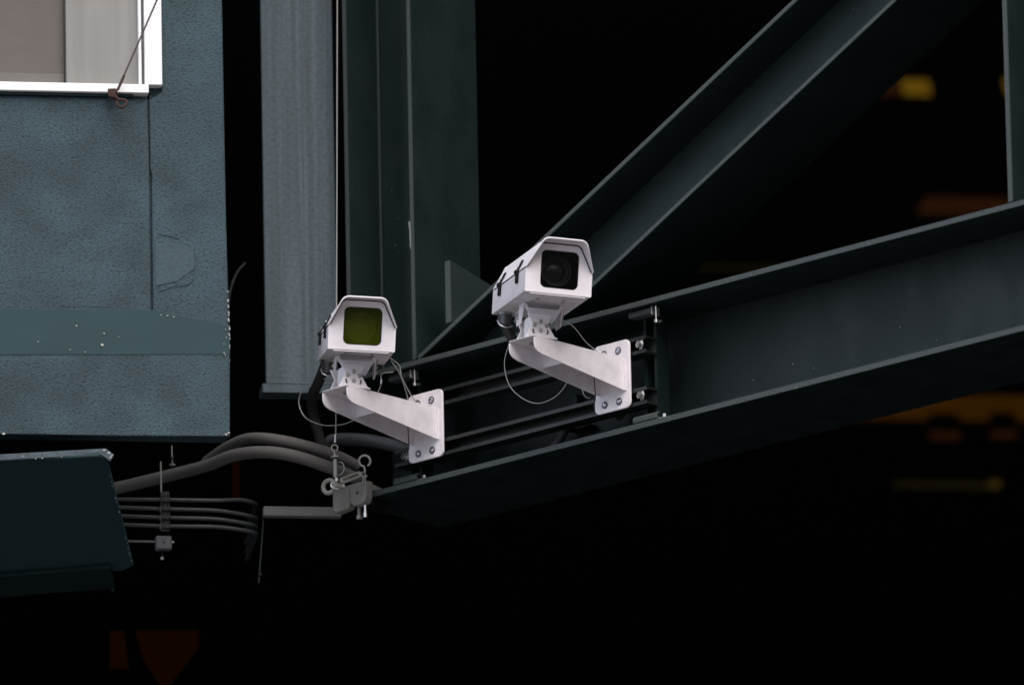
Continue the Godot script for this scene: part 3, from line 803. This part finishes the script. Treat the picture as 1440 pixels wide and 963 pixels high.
func bracket_proto() -> void:
	var a := wall_bracket(Vector3(0.3095, 9.392, 0.155), "white sheet steel wall bracket carrying the right camera")
	var b: Node3D = a.duplicate()
	b.name = numbered("wall_bracket")
	add_child(b)
	b.position = Vector3(-0.2865, 9.3905, 0.155)
	b.set_meta("label", "white sheet steel wall bracket carrying the left camera")


func wall_bracket(at: Vector3, label: String) -> Node3D:
	var t := thing("wall_bracket", label, "wall bracket", Transform3D(Basis(), at), "white wall brackets")
	# local: y = 0 is the top of the arm, z = 0 the back of the plate
	put("mounting_plate", Kit.new().prism(rounded(0.112, 0.164, 0.014, Vector2(0, -0.0365)), 0.0, 0.006, 0.0012), M.white, t)
	var cheek := PackedVector2Array()
	# profile in (z, y): rises to the tip with a rounded lower corner
	for q in [[0.006, -0.002], [0.306, -0.002], [0.3155, -0.006], [0.3155, -0.022], [0.312, -0.031], [0.304, -0.0375], [0.29, -0.042], [0.006, -0.0775]]:
		cheek.append(Vector2(q[0], q[1]))
	put("side_cheek", Kit.new().prism(cheek, 0.0375, 0.0405, 0.0008, along_x()), M.white, t)
	put("side_cheek", Kit.new().prism(cheek, -0.0405, -0.0375, 0.0008, along_x()), M.white, t)
	put("top_sheet", Kit.new().block(Vector3(-0.0405, -0.003, 0.006), Vector3(0.0405, 0.0, 0.3155), 0.0012), M.white, t)
	put("cross_plate", Kit.new().prism(poly([-0.0375, -0.003, 0.0375, -0.003, 0.0375, -0.0435, -0.0375, -0.0435]), 0.198, 0.201), M.white, t)
	put("weld_fillet", Kit.new().prism(poly([0.0405, -0.004, 0.0475, -0.004, 0.0455, -0.0775, 0.0405, -0.0775]), 0.006, 0.0095, 0.001), M.white, t)
	for x in [-0.0235, 0.0215]:
		for y in [0.0225, -0.0998]:
			var b := put("bolt", Kit.new().lathe([Vector2(0, 0.0065), Vector2(0.003, 0.0062), Vector2(0.0058, 0.0045), Vector2(0.0068, 0.0015), Vector2(0.0068, 0.0)], 18, T(x, y, 0.0062, 90)), M.plate_bolt, t)
			put("washer", Kit.new().lathe([Vector2(0, 0.0012), Vector2(0.0088, 0.0012), Vector2(0.0088, 0.0), Vector2(0, 0)], 20, T(x, y, 0.0061, 90)), M.dark_washer, b)
	put("nut", Kit.new().lathe([Vector2(0, -0.005), Vector2(0.0055, -0.005), Vector2(0.0055, 0)], 6, T(-0.005, -0.003, 0.275)), M.dull_bolt, t)
	# swivel head: a folded foot on the arm; its broad face looks along the beam
	var out := along_x()
	var body := put("swivel_foot", Kit.new().prism(poly([0.226, 0.0, 0.305, 0.0, 0.305, 0.003, 0.302, 0.006, 0.288, 0.034, 0.299, 0.058, 0.238, 0.058, 0.248, 0.034, 0.232, 0.006, 0.226, 0.003]), 0.031, 0.035, 0.0008, out), M.white, t, T(0, 0, 0.268) * T(0, 0, 0, 0, -24) * T(-0.004, 0, -0.268))
	put("rear_web", Kit.new().prism(poly([0.226, 0.0, 0.305, 0.0, 0.305, 0.003, 0.302, 0.006, 0.288, 0.034, 0.299, 0.058, 0.238, 0.058, 0.248, 0.034, 0.232, 0.006, 0.226, 0.003]), -0.035, -0.031, 0.0008, out), M.white, body)
	put("base_sheet", Kit.new().block(Vector3(-0.01, 0.0003, 0.226), Vector3(0.038, 0.0032, 0.304), 0.0008), M.white, body)
	put("front_fold", Kit.new().prism(poly([-0.02, 0.006, -0.01, 0.0032, 0.012, 0.0032, 0.031, 0.006, 0.031, 0.034, 0.026, 0.056, -0.014, 0.056, -0.02, 0.034]), 0.283, 0.286, 0.0006), M.white, body)
	for q in [[0.0, 0.04], [-0.015, 0.031], [0.015, 0.031], [0.0, 0.0185]]:
		put("bolt", Kit.new().lathe([Vector2(0, 0.0045), Vector2(0.0042, 0.0045), Vector2(0.0055, 0.002), Vector2(0.0055, 0)], 6, T(0.0352, q[1], 0.268 + q[0], 0, 0, -90)), M.dull_bolt, body)
	for s in [-1, 1]:
		put("slot", Kit.new().tube([Vector3(0.0345, 0.021, 0.268 + s * 0.018), Vector3(0.0345, 0.0155, 0.268 + s * 0.0185), Vector3(0.0345, 0.0105, 0.268 + s * 0.0165)], 0.0022, 8), M.lens_ring, body)
	return t


# ---------------------------------------------------------------- cameras

func heading(az: float, tilt: float, roll: float) -> Basis:
	var a := deg_to_rad(az)
	var d := deg_to_rad(tilt)
	var r := deg_to_rad(roll)
	var zf := Vector3(sin(a) * cos(d), -sin(d), cos(a) * cos(d))
	var xr := Vector3(cos(a), 0, -sin(a))
	var yu := zf.cross(xr)
	return Basis(xr * cos(r) - yu * sin(r), yu * cos(r) + xr * sin(r), zf)


func cameras() -> void:
	var a := security_camera("white box surveillance camera with a black lens window, the right one of two")
	a.transform = Transform3D(heading(56.5, 5.5, 3.0), Vector3(0.430, 9.4715, 0.474))
	var b: Node3D = a.duplicate()
	b.name = numbered("security_camera")
	add_child(b)
	b.transform = Transform3D(heading(47.5, 10.0, 3.0), Vector3(-0.1955, 9.462, 0.474))
	b.set_meta("label", "white box surveillance camera with an olive green tinted window, the left one of two")
	(b.get_node("window_pane") as MeshInstance3D).material_override = M.olive_pane
	(b.get_node("window_pane") as Node).set_meta("label", "olive green tinted window pane")
	(b.get_node("lens_box") as MeshInstance3D).material_override = M.olive_box
	for c in b.get_node("lens_box").get_children():
		(c as MeshInstance3D).material_override = M.olive_lens


func security_camera(label: String) -> Node3D:
	# local: origin at the middle of the front panel's lower edge; x to the picture's right, z forward
	var t := thing("security_camera", label, "security camera", Transform3D(), "white box surveillance cameras")
	var w := 0.079
	var L := 0.32
	var seam := 0.057
	var top := 0.1205
	var half := 0.05
	# lower tray, open inside: floor, sides and rear
	var tray := Kit.new()
	var u := poly([-w + 0.003, 0.0, w - 0.003, 0.0, w - 0.0009, 0.0009, w, 0.003, w, seam - 0.002, w - 0.002, seam - 0.002, w - 0.002, 0.003, -w + 0.002, 0.003, -w + 0.002, seam - 0.002, -w, seam - 0.002, -w, 0.003, -w + 0.0009, 0.0009])
	tray.prism(u, -L, -0.002, 0.0006)
	put("housing_tray", tray, M.white, t)
	# front panel with a rounded window opening
	var outer := poly([-w, 0.0015, -w + 0.0015, 0.0, w - 0.0015, 0.0, w, 0.0015, w, seam, half + 0.003, top - 0.006, half - 0.006, top - 0.0015, -half + 0.006, top - 0.0015, -half - 0.003, top - 0.006, -w, seam])
	put("front_panel", Kit.new().ring_prism(outer, rounded(0.09, 0.089, 0.0135, Vector2(0.001, 0.057)), -0.002, 0.0), M.white, t)
	put("rear_panel", Kit.new().prism(outer, -L - 0.002, -L, 0.0005), M.white, t)
	put("window_gasket", Kit.new().ring_prism(rounded(0.0898, 0.0888, 0.0134, Vector2(0.001, 0.057)), rounded(0.087, 0.086, 0.012, Vector2(0.001, 0.057)), -0.004, -0.0008), M.lens_black, t)
	put("window_pane", Kit.new().prism(rounded(0.088, 0.087, 0.0125, Vector2(0.001, 0.057)), -0.0036, -0.0024), M.pane, t)
	# box behind the pane with the lens
	var inner := Kit.new()
	var hole := rounded(0.096, 0.095, 0.01, Vector2(0.001, 0.057))
	inner.ring_prism(rounded(0.099, 0.098, 0.011, Vector2(0.001, 0.057)), hole, -0.10, -0.0045)
	inner.prism(rounded(0.099, 0.098, 0.011, Vector2(0.001, 0.057)), -0.103, -0.1005)
	var lb := put("lens_box", inner, M.lens_black, t)
	put("lens_barrel", Kit.new().lathe([Vector2(0.037, 0), Vector2(0.037, 0.05), Vector2(0.035, 0.053), Vector2(0.032, 0.053), Vector2(0.029, 0.044), Vector2(0.026, 0.043)], 32, T(-0.004, 0.055, -0.066, 90)), M.lens_ring, lb)
	put("lens_element", Kit.new().lathe([Vector2(0.0, 0.0475), Vector2(0.008, 0.047), Vector2(0.016, 0.0455), Vector2(0.026, 0.0425)], 32, T(-0.004, 0.055, -0.066, 90)), M.lens_glass, lb)
	put("lens_hood_ring", Kit.new().lathe([Vector2(0.026, 0.054), Vector2(0.0275, 0.0555), Vector2(0.03, 0.054)], 32, T(-0.004, 0.055, -0.066, 90)), M.lens_ring, lb)
	# drip lip below the panel
	put("drip_lip", Kit.new().block(Vector3(-0.066, -0.0042, -0.008), Vector3(0.066, -0.0012, -0.0012), 0.0008), M.white, t)
	# gasket line and hood
	var gk := Kit.new()
	for s in [-1, 1]:
		gk.block(Vector3(minf(s * (w - 0.003), s * (w - 0.001)), seam - 0.002, -L + 0.001), Vector3(maxf(s * (w - 0.003), s * (w - 0.001)), seam + 0.0025, -0.003))
	put("seam_gasket", gk, M.lens_black, t)
	var line := PackedVector2Array([Vector2(-w - 0.0008, seam + 0.0015)])
	for s in [[-1, 1], [1, -1]]:
		for k in 6:
			var f := k / 5.0
			if s[0] == 1:
				f = 1.0 - f
			# round shoulder between the sloping side and the top
			var p0 := Vector2(-half - 0.0065, top - 0.0145)
			var p1 := Vector2(-half - 0.001, top)
			var p2 := Vector2(-half + 0.013, top + 0.0005)
			var q := p0.lerp(p1, f).lerp(p1.lerp(p2, f), f)
			line.append(Vector2(q.x * -s[0], q.y) if s[0] == 1 else q)
	line.append(Vector2(w + 0.0008, seam + 0.0015))
	var hood := Kit.new()
	var th := 0.0022
	var m := line.size()
	var en := []
	for i in m - 1:
		var d := line[i + 1] - line[i]
		en.append(Vector2(-d.y, d.x).normalized())
	var vn := []
	for i in m:
		var a: Vector2 = en[maxi(i - 1, 0)]
		var b: Vector2 = en[mini(i, m - 2)]
		vn.append((a + b).normalized())
	var front := func(y: float) -> float: return 0.001 + 0.05 * pow(clampf((y - seam - 0.0008) / (top - seam), 0.0, 1.0), 0.65)
	for i in m - 1:
		var A := line[i]
		var B := line[i + 1]
		var Ai: Vector2 = A - vn[i] * th
		var Bi: Vector2 = B - vn[i + 1] * th
		var na := Vector3(vn[i].x, vn[i].y, 0)
		var nb := Vector3(vn[i + 1].x, vn[i + 1].y, 0)
		var fa: float = front.call(A.y)
		var fb: float = front.call(B.y)
		hood.quad(Vector3(A.x, A.y, fa), Vector3(B.x, B.y, fb), Vector3(B.x, B.y, -L - 0.004), Vector3(A.x, A.y, -L - 0.004), na, nb, nb, na)
		hood.quad(Vector3(Ai.x, Ai.y, fa), Vector3(Bi.x, Bi.y, fb), Vector3(Bi.x, Bi.y, -L - 0.004), Vector3(Ai.x, Ai.y, -L - 0.004), -na, -nb, -nb, -na)
		hood.quad(Vector3(A.x, A.y, fa), Vector3(B.x, B.y, fb), Vector3(Bi.x, Bi.y, fb), Vector3(Ai.x, Ai.y, fa), Vector3.BACK)
		hood.quad(Vector3(A.x, A.y, -L - 0.004), Vector3(B.x, B.y, -L - 0.004), Vector3(Bi.x, Bi.y, -L - 0.004), Vector3(Ai.x, Ai.y, -L - 0.004), Vector3.FORWARD)
	var hd := put("hood", hood, M.white, t)
	var bead := []
	for i in m:
		bead.append(Vector3(line[i].x - vn[i].x * 0.001, line[i].y - vn[i].y * 0.001, front.call(line[i].y)))
	put("rolled_edge", Kit.new().tube(bead, 0.0022, 8, false, 1), M.white, hd)
	var seal := Kit.new()
	for i in m - 1:
		var A: Vector2 = line[i] - vn[i] * 0.0024
		var B: Vector2 = line[i + 1] - vn[i + 1] * 0.0024
		var C: Vector2 = line[i + 1] - vn[i + 1] * 0.0052
		var D: Vector2 = line[i] - vn[i] * 0.0052
		seal.quad(Vector3(A.x, A.y, 0.0012), Vector3(B.x, B.y, 0.0012), Vector3(C.x, C.y, 0.0012), Vector3(D.x, D.y, 0.0012), Vector3.BACK)
		seal.quad(Vector3(D.x, D.y, 0.0012), Vector3(C.x, C.y, 0.0012), Vector3(C.x, C.y, -0.003), Vector3(D.x, D.y, -0.003), Vector3(-vn[i].x, -vn[i].y, 0))
	put("hood_seal", seal, M.lens_black, hd)
	# toggle latches on both sides
	for s in [-1, 1]:
		for z in [-0.075, -0.245]:
			var side := Transform3D(Basis(Vector3(0, 0, -s), Vector3(0, 1, 0), Vector3(s, 0, 0)), Vector3(s * w, seam, z))
			var lt := put("latch", Kit.new().block(Vector3(-0.0075, -0.026, 0.0002), Vector3(0.0075, -0.002, 0.006), 0.001, side), M.black_steel, t)
			put("hook", Kit.new().block(Vector3(-0.009, -0.004, 0.0005), Vector3(0.009, 0.004, 0.009), 0.0012, side), M.black_steel, lt)
			var lean := side * Transform3D(Basis(Vector3(1, 0, 0), -atan2(w - half, top - seam)), Vector3(0, 0.003, 0.001))
			put("keeper", Kit.new().block(Vector3(-0.006, 0.0, 0.0002), Vector3(0.006, 0.028, 0.0036), 0.0008, lean), M.black_steel, lt)
			put("pin", Kit.new().block(Vector3(-0.004, 0.006, 0.0034), Vector3(0.004, 0.0125, 0.0062), 0.0008, lean), M.bolt, lt)
	# underside: screws, cradle, cable gland
	for q in [[-0.03, -0.075], [0.03, -0.07], [0.034, -0.1], [-0.034, -0.11]]:
		put("screw", Kit.new().lathe([Vector2(0, -0.0022), Vector2(0.004, -0.0022), Vector2(0.0048, 0)], 12, T(q[0], 0.0, q[1])), M.dull_bolt, t)
	var cr := put("cradle", Kit.new().prism(poly([-0.047, -0.0015, -0.047, -0.012, -0.04, -0.02, -0.022, -0.046, 0.022, -0.046, 0.036, -0.02, 0.042, -0.012, 0.042, -0.0015, 0.038, -0.0015, 0.034, -0.012, -0.038, -0.012, -0.043, -0.0015]), -0.132, -0.129, 0.0006), M.white, t)
	var hexside := poly([-0.2, -0.0008, -0.13, -0.0008, -0.13, -0.016, -0.145, -0.05, -0.185, -0.05, -0.2, -0.028])
	put("cradle_side", Kit.new().prism(hexside, -0.051, -0.048, 0.0006, along_x()), M.white, cr)
	put("cradle_side", Kit.new().prism(hexside, 0.0425, 0.0455, 0.0006, along_x()), M.white, cr)
	for z in [-0.188, -0.172]:
		for y in [-0.011, -0.024, -0.036]:
			put("bolt", Kit.new().lathe([Vector2(0, 0.004), Vector2(0.0042, 0.004), Vector2(0.005, 0)], 6, T(-0.0512, y, z, 0, 0, 90)), M.dull_bolt, cr)
			put("bolt", Kit.new().lathe([Vector2(0, 0.004), Vector2(0.0042, 0.004), Vector2(0.005, 0)], 6, T(0.0457, y, z + 0.03, 0, 0, -90)), M.dull_bolt, cr)
	var gl := put("cable_gland", Kit.new().lathe([Vector2(0.0125, -0.034), Vector2(0.0145, -0.03), Vector2(0.0145, -0.006), Vector2(0.013, -0.0005)], 22, T(-0.056, 0, -0.28)), M.hose, t)
	put("gland_ring", Kit.new().tube([Vector3(-0.074, -0.022, -0.28), Vector3(-0.070, -0.034, -0.266), Vector3(-0.056, -0.039, -0.261), Vector3(-0.042, -0.034, -0.266)], 0.002, 8), M.bolt, gl)
	put("gland_nut", Kit.new().lathe([Vector2(0.0165, -0.006), Vector2(0.0165, -0.0004)], 6, T(-0.056, 0, -0.28)), M.dull_bolt, gl)
	return t


# ---------------------------------------------------------------- cables and rigging

func cables() -> void:
	var t := thing("safety_cable", "thin steel safety cable looping below the arm of the right bracket", "safety cable", Transform3D(), "steel safety cables")
	put("wire", Kit.new().tube([Vector3(0.13, 9.497, 0.31), Vector3(0.11, 9.482, 0.285), Vector3(0.085, 9.467, 0.265), Vector3(0.062, 9.42, 0.26), Vector3(0.076, 9.364, 0.26), Vector3(0.118, 9.323, 0.26), Vector3(0.167, 9.302, 0.26), Vector3(0.219, 9.307, 0.26), Vector3(0.255, 9.331, 0.26), Vector3(0.264, 9.36, 0.258)], 0.0011, 6), M.wire, t)
	t = thing("safety_cable", "thin steel safety cable from the right camera down to its bracket plate", "safety cable", Transform3D(), "steel safety cables")
	put("wire", Kit.new().tube([Vector3(0.325, 9.457, 0.345), Vector3(0.335, 9.44, 0.315), Vector3(0.338, 9.412, 0.28), Vector3(0.32, 9.4, 0.215), Vector3(0.29, 9.395, 0.168)], 0.0011, 6), M.wire, t)
	put("wire", Kit.new().tube([Vector3(0.22, 9.36, 0.175), Vector3(0.226, 9.344, 0.175), Vector3(0.24, 9.32, 0.18), Vector3(0.265, 9.308, 0.19)], 0.0010, 6), M.wire, t)
	t = thing("safety_cable", "thin steel safety cable looping out left of the left bracket arm", "safety cable", Transform3D(), "steel safety cables")
	put("wire", Kit.new().tube([Vector3(-0.44, 9.465, 0.31), Vector3(-0.48, 9.48, 0.32), Vector3(-0.515, 9.475, 0.30), Vector3(-0.552, 9.467, 0.30), Vector3(-0.564, 9.437, 0.30), Vector3(-0.5415, 9.398, 0.30), Vector3(-0.484, 9.369, 0.30), Vector3(-0.4265, 9.3595, 0.30), Vector3(-0.392, 9.3615, 0.30), Vector3(-0.36, 9.37, 0.295), Vector3(-0.335, 9.385, 0.28)], 0.0012, 6), M.wire, t)
	t = thing("safety_cable", "thin steel safety cable with a crimp sleeve from left camera to plate top", "safety cable", Transform3D(), "steel safety cables")
	put("wire", Kit.new().tube([Vector3(-0.2655, 9.49, 0.30), Vector3(-0.26, 9.475, 0.275), Vector3(-0.262, 9.449, 0.265), Vector3(-0.262, 9.412, 0.235), Vector3(-0.262, 9.387, 0.205)], 0.0012, 6), M.wire, t)
	put("crimp_sleeve", Kit.new().tube([Vector3(-0.2605, 9.469, 0.2725), Vector3(-0.2617, 9.457, 0.268)], 0.0024, 8), M.bolt, t)
	t = thing("safety_cable", "thin dark steel safety cable hanging nearer the left camera arm", "safety cable", Transform3D(), "steel safety cables")
	put("wire", Kit.new().tube([Vector3(-0.268, 9.485, 0.295), Vector3(-0.262, 9.455, 0.272), Vector3(-0.27, 9.412, 0.24), Vector3(-0.276, 9.39, 0.228)], 0.0011, 6), M.wire, t)
	t = thing("safety_cable", "short steel safety cable with a crimp sleeve beside the left swivel foot", "safety cable", Transform3D(), "steel safety cables")
	put("wire", Kit.new().tube([Vector3(-0.228, 9.443, 0.33), Vector3(-0.252, 9.44, 0.345), Vector3(-0.2535, 9.418, 0.345), Vector3(-0.2655, 9.397, 0.345)], 0.0012, 6), M.wire, t)
	put("crimp_sleeve", Kit.new().tube([Vector3(-0.2525, 9.427, 0.345), Vector3(-0.2545, 9.416, 0.345)], 0.0028, 8), M.bolt, t)
	for q in [[0.2795, "black wire hanging inside the right bracket arm by the plate"], [-0.316, "black wire hanging inside the left bracket arm by the plate"]]:
		t = thing("hanging_wire", q[1], "wire", Transform3D(Basis(), Vector3(q[0], 9.39, 0.175)), "black wires inside the bracket arms")
		put("wire", Kit.new().tube([Vector3(0.004, -0.004, 0.02), Vector3(0.004, -0.05, 0.018), Vector3(0.002, -0.085, 0.014), Vector3(-0.018, -0.1, 0.0)], 0.0013, 6), M.rubber, t)


func ring_pts(c: Vector3, x: Vector3, y: Vector3, r: float, a0: float, a1: float, count: int) -> Array:
	var out := []
	for i in count:
		var a := deg_to_rad(lerpf(a0, a1, float(i) / (count - 1)))
		out.append(c + x * cos(a) * r + y * sin(a) * r)
	return out


func rigging() -> void:
	# in the wing's frame, x to the picture's right
	var t := thing("wire_rope", "long upright wire rope ending in a turnbuckle, right of the pale grey column", "wire rope", LF)
	put("rope", Kit.new().tube([Vector3(-0.036, 1.2, 0.06), Vector3(-0.0406, 0.9292, 0.06), Vector3(-0.054, 0.1901, 0.06), Vector3(-0.0607, -0.1238, 0.06), Vector3(-0.0625, -0.150, 0.06)], 0.0014, 8), M.wire, t)
	put("ferrule", Kit.new().tube([Vector3(-0.0622, -0.143, 0.06), Vector3(-0.0632, -0.163, 0.06)], 0.0026, 10), M.bolt, t)
	var c := Vector3(-0.0645, -0.176, 0.06)
	put("eye", Kit.new().tube(ring_pts(c, Vector3.RIGHT, Vector3.UP, 0.0075, -75, 255, 14) + [c + Vector3(-0.0005, -0.013, 0), c + Vector3(0.0006, -0.022, 0)], 0.0018, 8, false, 3), M.wire, t)
	put("washer", Kit.new().lathe([Vector2(0, 0.003), Vector2(0.012, 0.003), Vector2(0.0125, 0.001), Vector2(0.0125, 0.0), Vector2(0, 0)], 20, T(-0.063, -0.2, 0.06)), M.dull_bolt, t)
	put("turnbuckle", Kit.new().box(Vector3(0.009, 0.046, 0.012), 0.0015, T(-0.063, -0.226, 0.06, 0, -20)), M.galvanised, t)
	put("nut", Kit.new().lathe([Vector2(0, 0.008), Vector2(0.006, 0.008), Vector2(0.006, 0), Vector2(0, 0)], 6, T(-0.062, -0.2575, 0.06)), M.bolt, t)
	put("stud", Kit.new().tube([Vector3(-0.063, -0.25, 0.06), Vector3(-0.062, -0.275, 0.06)], 0.003, 8), M.dull_bolt, t)
	put("side_loop", Kit.new().tube([Vector3(-0.055, -0.208, 0.05), Vector3(-0.046, -0.209, 0.05), Vector3(-0.041, -0.222, 0.05), Vector3(-0.046, -0.234, 0.05), Vector3(-0.054, -0.241, 0.05)], 0.0014, 6), M.wire, t)
	# two cast beam clamps on the end of the bottom flange
	var w := LF.affine_inverse()
	t = thing("cast_beam_clamp", "cast grey beam clamp with an eye bolt at the left end of the bottom flange", "beam clamp", Transform3D())
	put("body", Kit.new().prism(poly([-0.503, 9.247, -0.452, 9.2475, -0.452, 9.21, -0.459, 9.198, -0.47, 9.192, -0.49, 9.192, -0.501, 9.2, -0.503, 9.21]), 0.168, 0.195, 0.003), M.cast, t)
	put("jaw", Kit.new().prism(poly([0.12, 9.2295, 0.168, 9.2295, 0.168, 9.2455, 0.13, 9.24]), -0.498, -0.457, 0.001, along_x()), M.cast, t)
	put("lower_jaw", Kit.new().prism(poly([0.11, 9.19, 0.168, 9.194, 0.168, 9.211, 0.11, 9.205]), -0.498, -0.457, 0.001, along_x()), M.black_steel, t)
	put("hole", Kit.new().lathe([Vector2(0, 0.0006), Vector2(0.004, 0.0006), Vector2(0.004, 0)], 12, T(-0.478, 9.222, 0.1952, 90)), M.lens_black, t)
	var ec := Vector3(-0.4685, 9.3005, 0.178)
	var ex := LF.basis.x
	put("eye_bolt", Kit.new().tube(ring_pts(ec, ex, Vector3.UP, 0.0135, -60, 262, 18) + [ec + Vector3(0, -0.0175, 0) - ex * 0.0005, ec + Vector3(0, -0.032, 0), ec + Vector3(0, -0.06, 0)], 0.0027, 10, false, 3), M.galvanised, t)
	put("set_bolt", Kit.new().lathe([Vector2(0, -0.03), Vector2(0.006, -0.03), Vector2(0.006, -0.0195), Vector2(0.0042, -0.0195), Vector2(0.0042, 0.0)], 10, T(-0.468, 9.193, 0.179)), M.bolt, t)
	t = thing("cast_beam_clamp", "cast grey beam clamp beside the shackle ring, left of the eye bolt", "beam clamp", Transform3D())
	put("body", Kit.new().prism(poly([-0.565, 9.25, -0.508, 9.249, -0.508, 9.205, -0.516, 9.192, -0.555, 9.188, -0.565, 9.2]), 0.165, 0.19, 0.003), M.cast, t)
	put("jaw", Kit.new().prism(poly([0.12, 9.2295, 0.165, 9.2295, 0.165, 9.246, 0.13, 9.24]), -0.556, -0.512, 0.001, along_x()), M.cast, t)
	put("set_bolt", Kit.new().lathe([Vector2(0, -0.03), Vector2(0.008, -0.028), Vector2(0.008, -0.02), Vector2(0.005, -0.02), Vector2(0.005, 0.0)], 8, T(-0.505, 9.197, 0.16)), M.dull_bolt, t)
	# shackle ring and its threaded pin, small turnbuckle to the eye bolt
	t = thing("shackle_ring", "thick worn steel ring with threaded pin left of the cast beam clamps", "shackle ring", LF)
	put("ring", Kit.new().tube(ring_pts(Vector3(-0.0815, -0.2745, 0.075), Vector3(0.75, 0, 0.66).normalized(), Vector3.UP, 0.0155, 0, 344, 20), 0.0055, 12, true, 2), M.cast, t)
	put("hook", Kit.new().tube([Vector3(-0.06, -0.284, 0.09), Vector3(-0.073, -0.282, 0.092), Vector3(-0.0785, -0.274, 0.09), Vector3(-0.072, -0.268, 0.088), Vector3(-0.062, -0.271, 0.088)], 0.0022, 8), M.bolt, t)
	for i in 4:
		put("thread", Kit.new().lathe([Vector2(0.006, 0.0), Vector2(0.0085, 0.0015), Vector2(0.006, 0.003)], 14, T(-0.066 + i * 0.0045, -0.275, 0.088, 0, 0, 90)), M.dull_bolt, t)
	put("pin", Kit.new().tube([Vector3(-0.07, -0.275, 0.088), Vector3(-0.046, -0.277, 0.088)], 0.0062, 12), M.dull_bolt, t)
	t = thing("small_turnbuckle", "small slotted turnbuckle lying slanted between the shackle ring and eye bolt", "turnbuckle", LF)
	var tilt := T(-0.031, -0.2545, 0.085, 0, 0, 22)
	put("frame", Kit.new().ring_prism(rounded(0.054, 0.0145, 0.005), rounded(0.04, 0.006, 0.0025), -0.005, 0.005, tilt), M.cast, t)
	put("screw", Kit.new().tube([tilt * Vector3(-0.027, 0, 0), tilt * Vector3(-0.002, 0, 0)], 0.0022, 8), M.dull_bolt, t)
	put("wire_tie", Kit.new().tube([tilt * Vector3(0.024, 0.002, 0.004), tilt * Vector3(0.036, 0.0, 0.0), w * Vector3(-0.462, 9.2575, 0.19), w * Vector3(-0.458, 9.262, 0.18)], 0.0014, 6), M.wire, t)
	put("wire_end", Kit.new().tube([tilt * Vector3(0.026, 0.0, 0.006), tilt * Vector3(0.026, -0.012, 0.008), tilt * Vector3(0.02, -0.022, 0.008)], 0.0012, 6), M.wire, t)


# ---------------------------------------------------------------- lamps deep in the hall

func lamp(label: String, u0: float, u1: float, y: float, depth: float, m: Material, at := -8.0, skew := 0.0) -> void:
	# a trough of dark sheet with a diffuser that faces down
	var t := thing("ceiling_lamp", label, "ceiling lamp", LF * T(0, y, at), "lamps in the dark hall")
	put("lamp_housing", Kit.new().prism(poly([u0 - 0.01, -depth / 2, u1 - 0.01, -depth / 2, u1 + 0.01 + skew, depth / 2, u0 + 0.01 + skew, depth / 2]), 0.004, 0.06, 0.0, T(0, 0, 0, -90)), M.black_steel, t)
	put("lamp_diffuser", Kit.new().prism(poly([u0, -depth / 2 + 0.01, u1, -depth / 2 + 0.01, u1 + skew, depth / 2 - 0.01, u0 + skew, depth / 2 - 0.01]), -0.008, 0.004, 0.0, T(0, 0, 0, -90)), m, t)
	var l := OmniLight3D.new()
	l.name = "lamp_light"
	var e: Color = (m as StandardMaterial3D).emission
	l.light_color = e
	l.light_energy = 0.004
	l.omni_range = 6.0
	l.omni_attenuation = 2.0
	l.light_size = 0.04
	l.shadow_enabled = true
	l.position = Vector3((u0 + u1) / 2.0, -0.06, 0)
	t.add_child(l, true)


func lamps() -> void:
	lamp("blurred yellow lamp glowing in the dark between brace and right column", 2.705, 2.79, 3.15, 0.15, M.lamp_yellow, -8.0, 0.03)
	lamp("dim orange lamp joined to the left end of the blurred yellow lamp", 2.63, 2.70, 3.145, 0.12, M.lamp_ember, -8.0, 0.02)
	lamp("small blurred yellow lamp half hidden by the right column", 3.025, 3.10, 3.16, 0.15, M.lamp_yellow, -8.0, 0.03)
	lamp("dull orange lamp strip just above the beam's right end", 2.77, 3.5, 2.775, 0.17, M.lamp_orange)
	lamp("very thin straw coloured lamp strip above the beam right of the right camera", 2.07, 2.6, 2.567, 0.018, M.lamp_dim)
	lamp("broad amber lamp strip under the beam at the right edge", 2.45, 4.0, 2.137, 0.27, M.lamp_amber)
	lamp("short ember orange lamp below the amber strip, left one of two", 2.775, 2.868, 2.048, 0.06, M.lamp_ember)
	lamp("short ember orange lamp below the amber strip, at the right edge", 2.965, 3.04, 2.055, 0.06, M.lamp_ember)
	lamp("faint straw coloured lamp strip with a bright right end in the lower dark", 2.66, 2.95, 1.893, 0.05, M.lamp_dim)
	lamp("small brighter straw lamp at the end of the faint strip", 2.952, 2.985, 1.898, 0.07, M.lamp_straw)
	# orange painted steel seen through the gaps at the left
	var t := thing("orange_hopper", "dark orange tapering sheet metal hopper in the gloom at the lower left", "hopper", LF * T(0, 0, -1.2))
	put("sheet", Kit.new().prism(poly([-0.405, -0.3077, -0.2473, -0.3046, -0.2478, -0.3495, -0.3191, -0.4455, -0.36, -0.52, -0.3453, -0.4458, -0.385, -0.385]), -0.01, 0.0, 0.003), M.orange_paint, t)
	put("side_sheet", Kit.new().prism(poly([-0.4672, -0.3077, -0.43, -0.3077, -0.42, -0.406, -0.4672, -0.406]), -0.02, -0.01, 0.003), M.orange_paint, t)
	t = thing("orange_post", "thin dark orange post seen below the thick grey conduit", "post", LF * T(0, 0, -1.0))
	put("post", Kit.new().block(Vector3(-0.1825, -0.03, -0.02), Vector3(-0.165, 0.1, 0.0), 0.002), M.orange_paint, t)
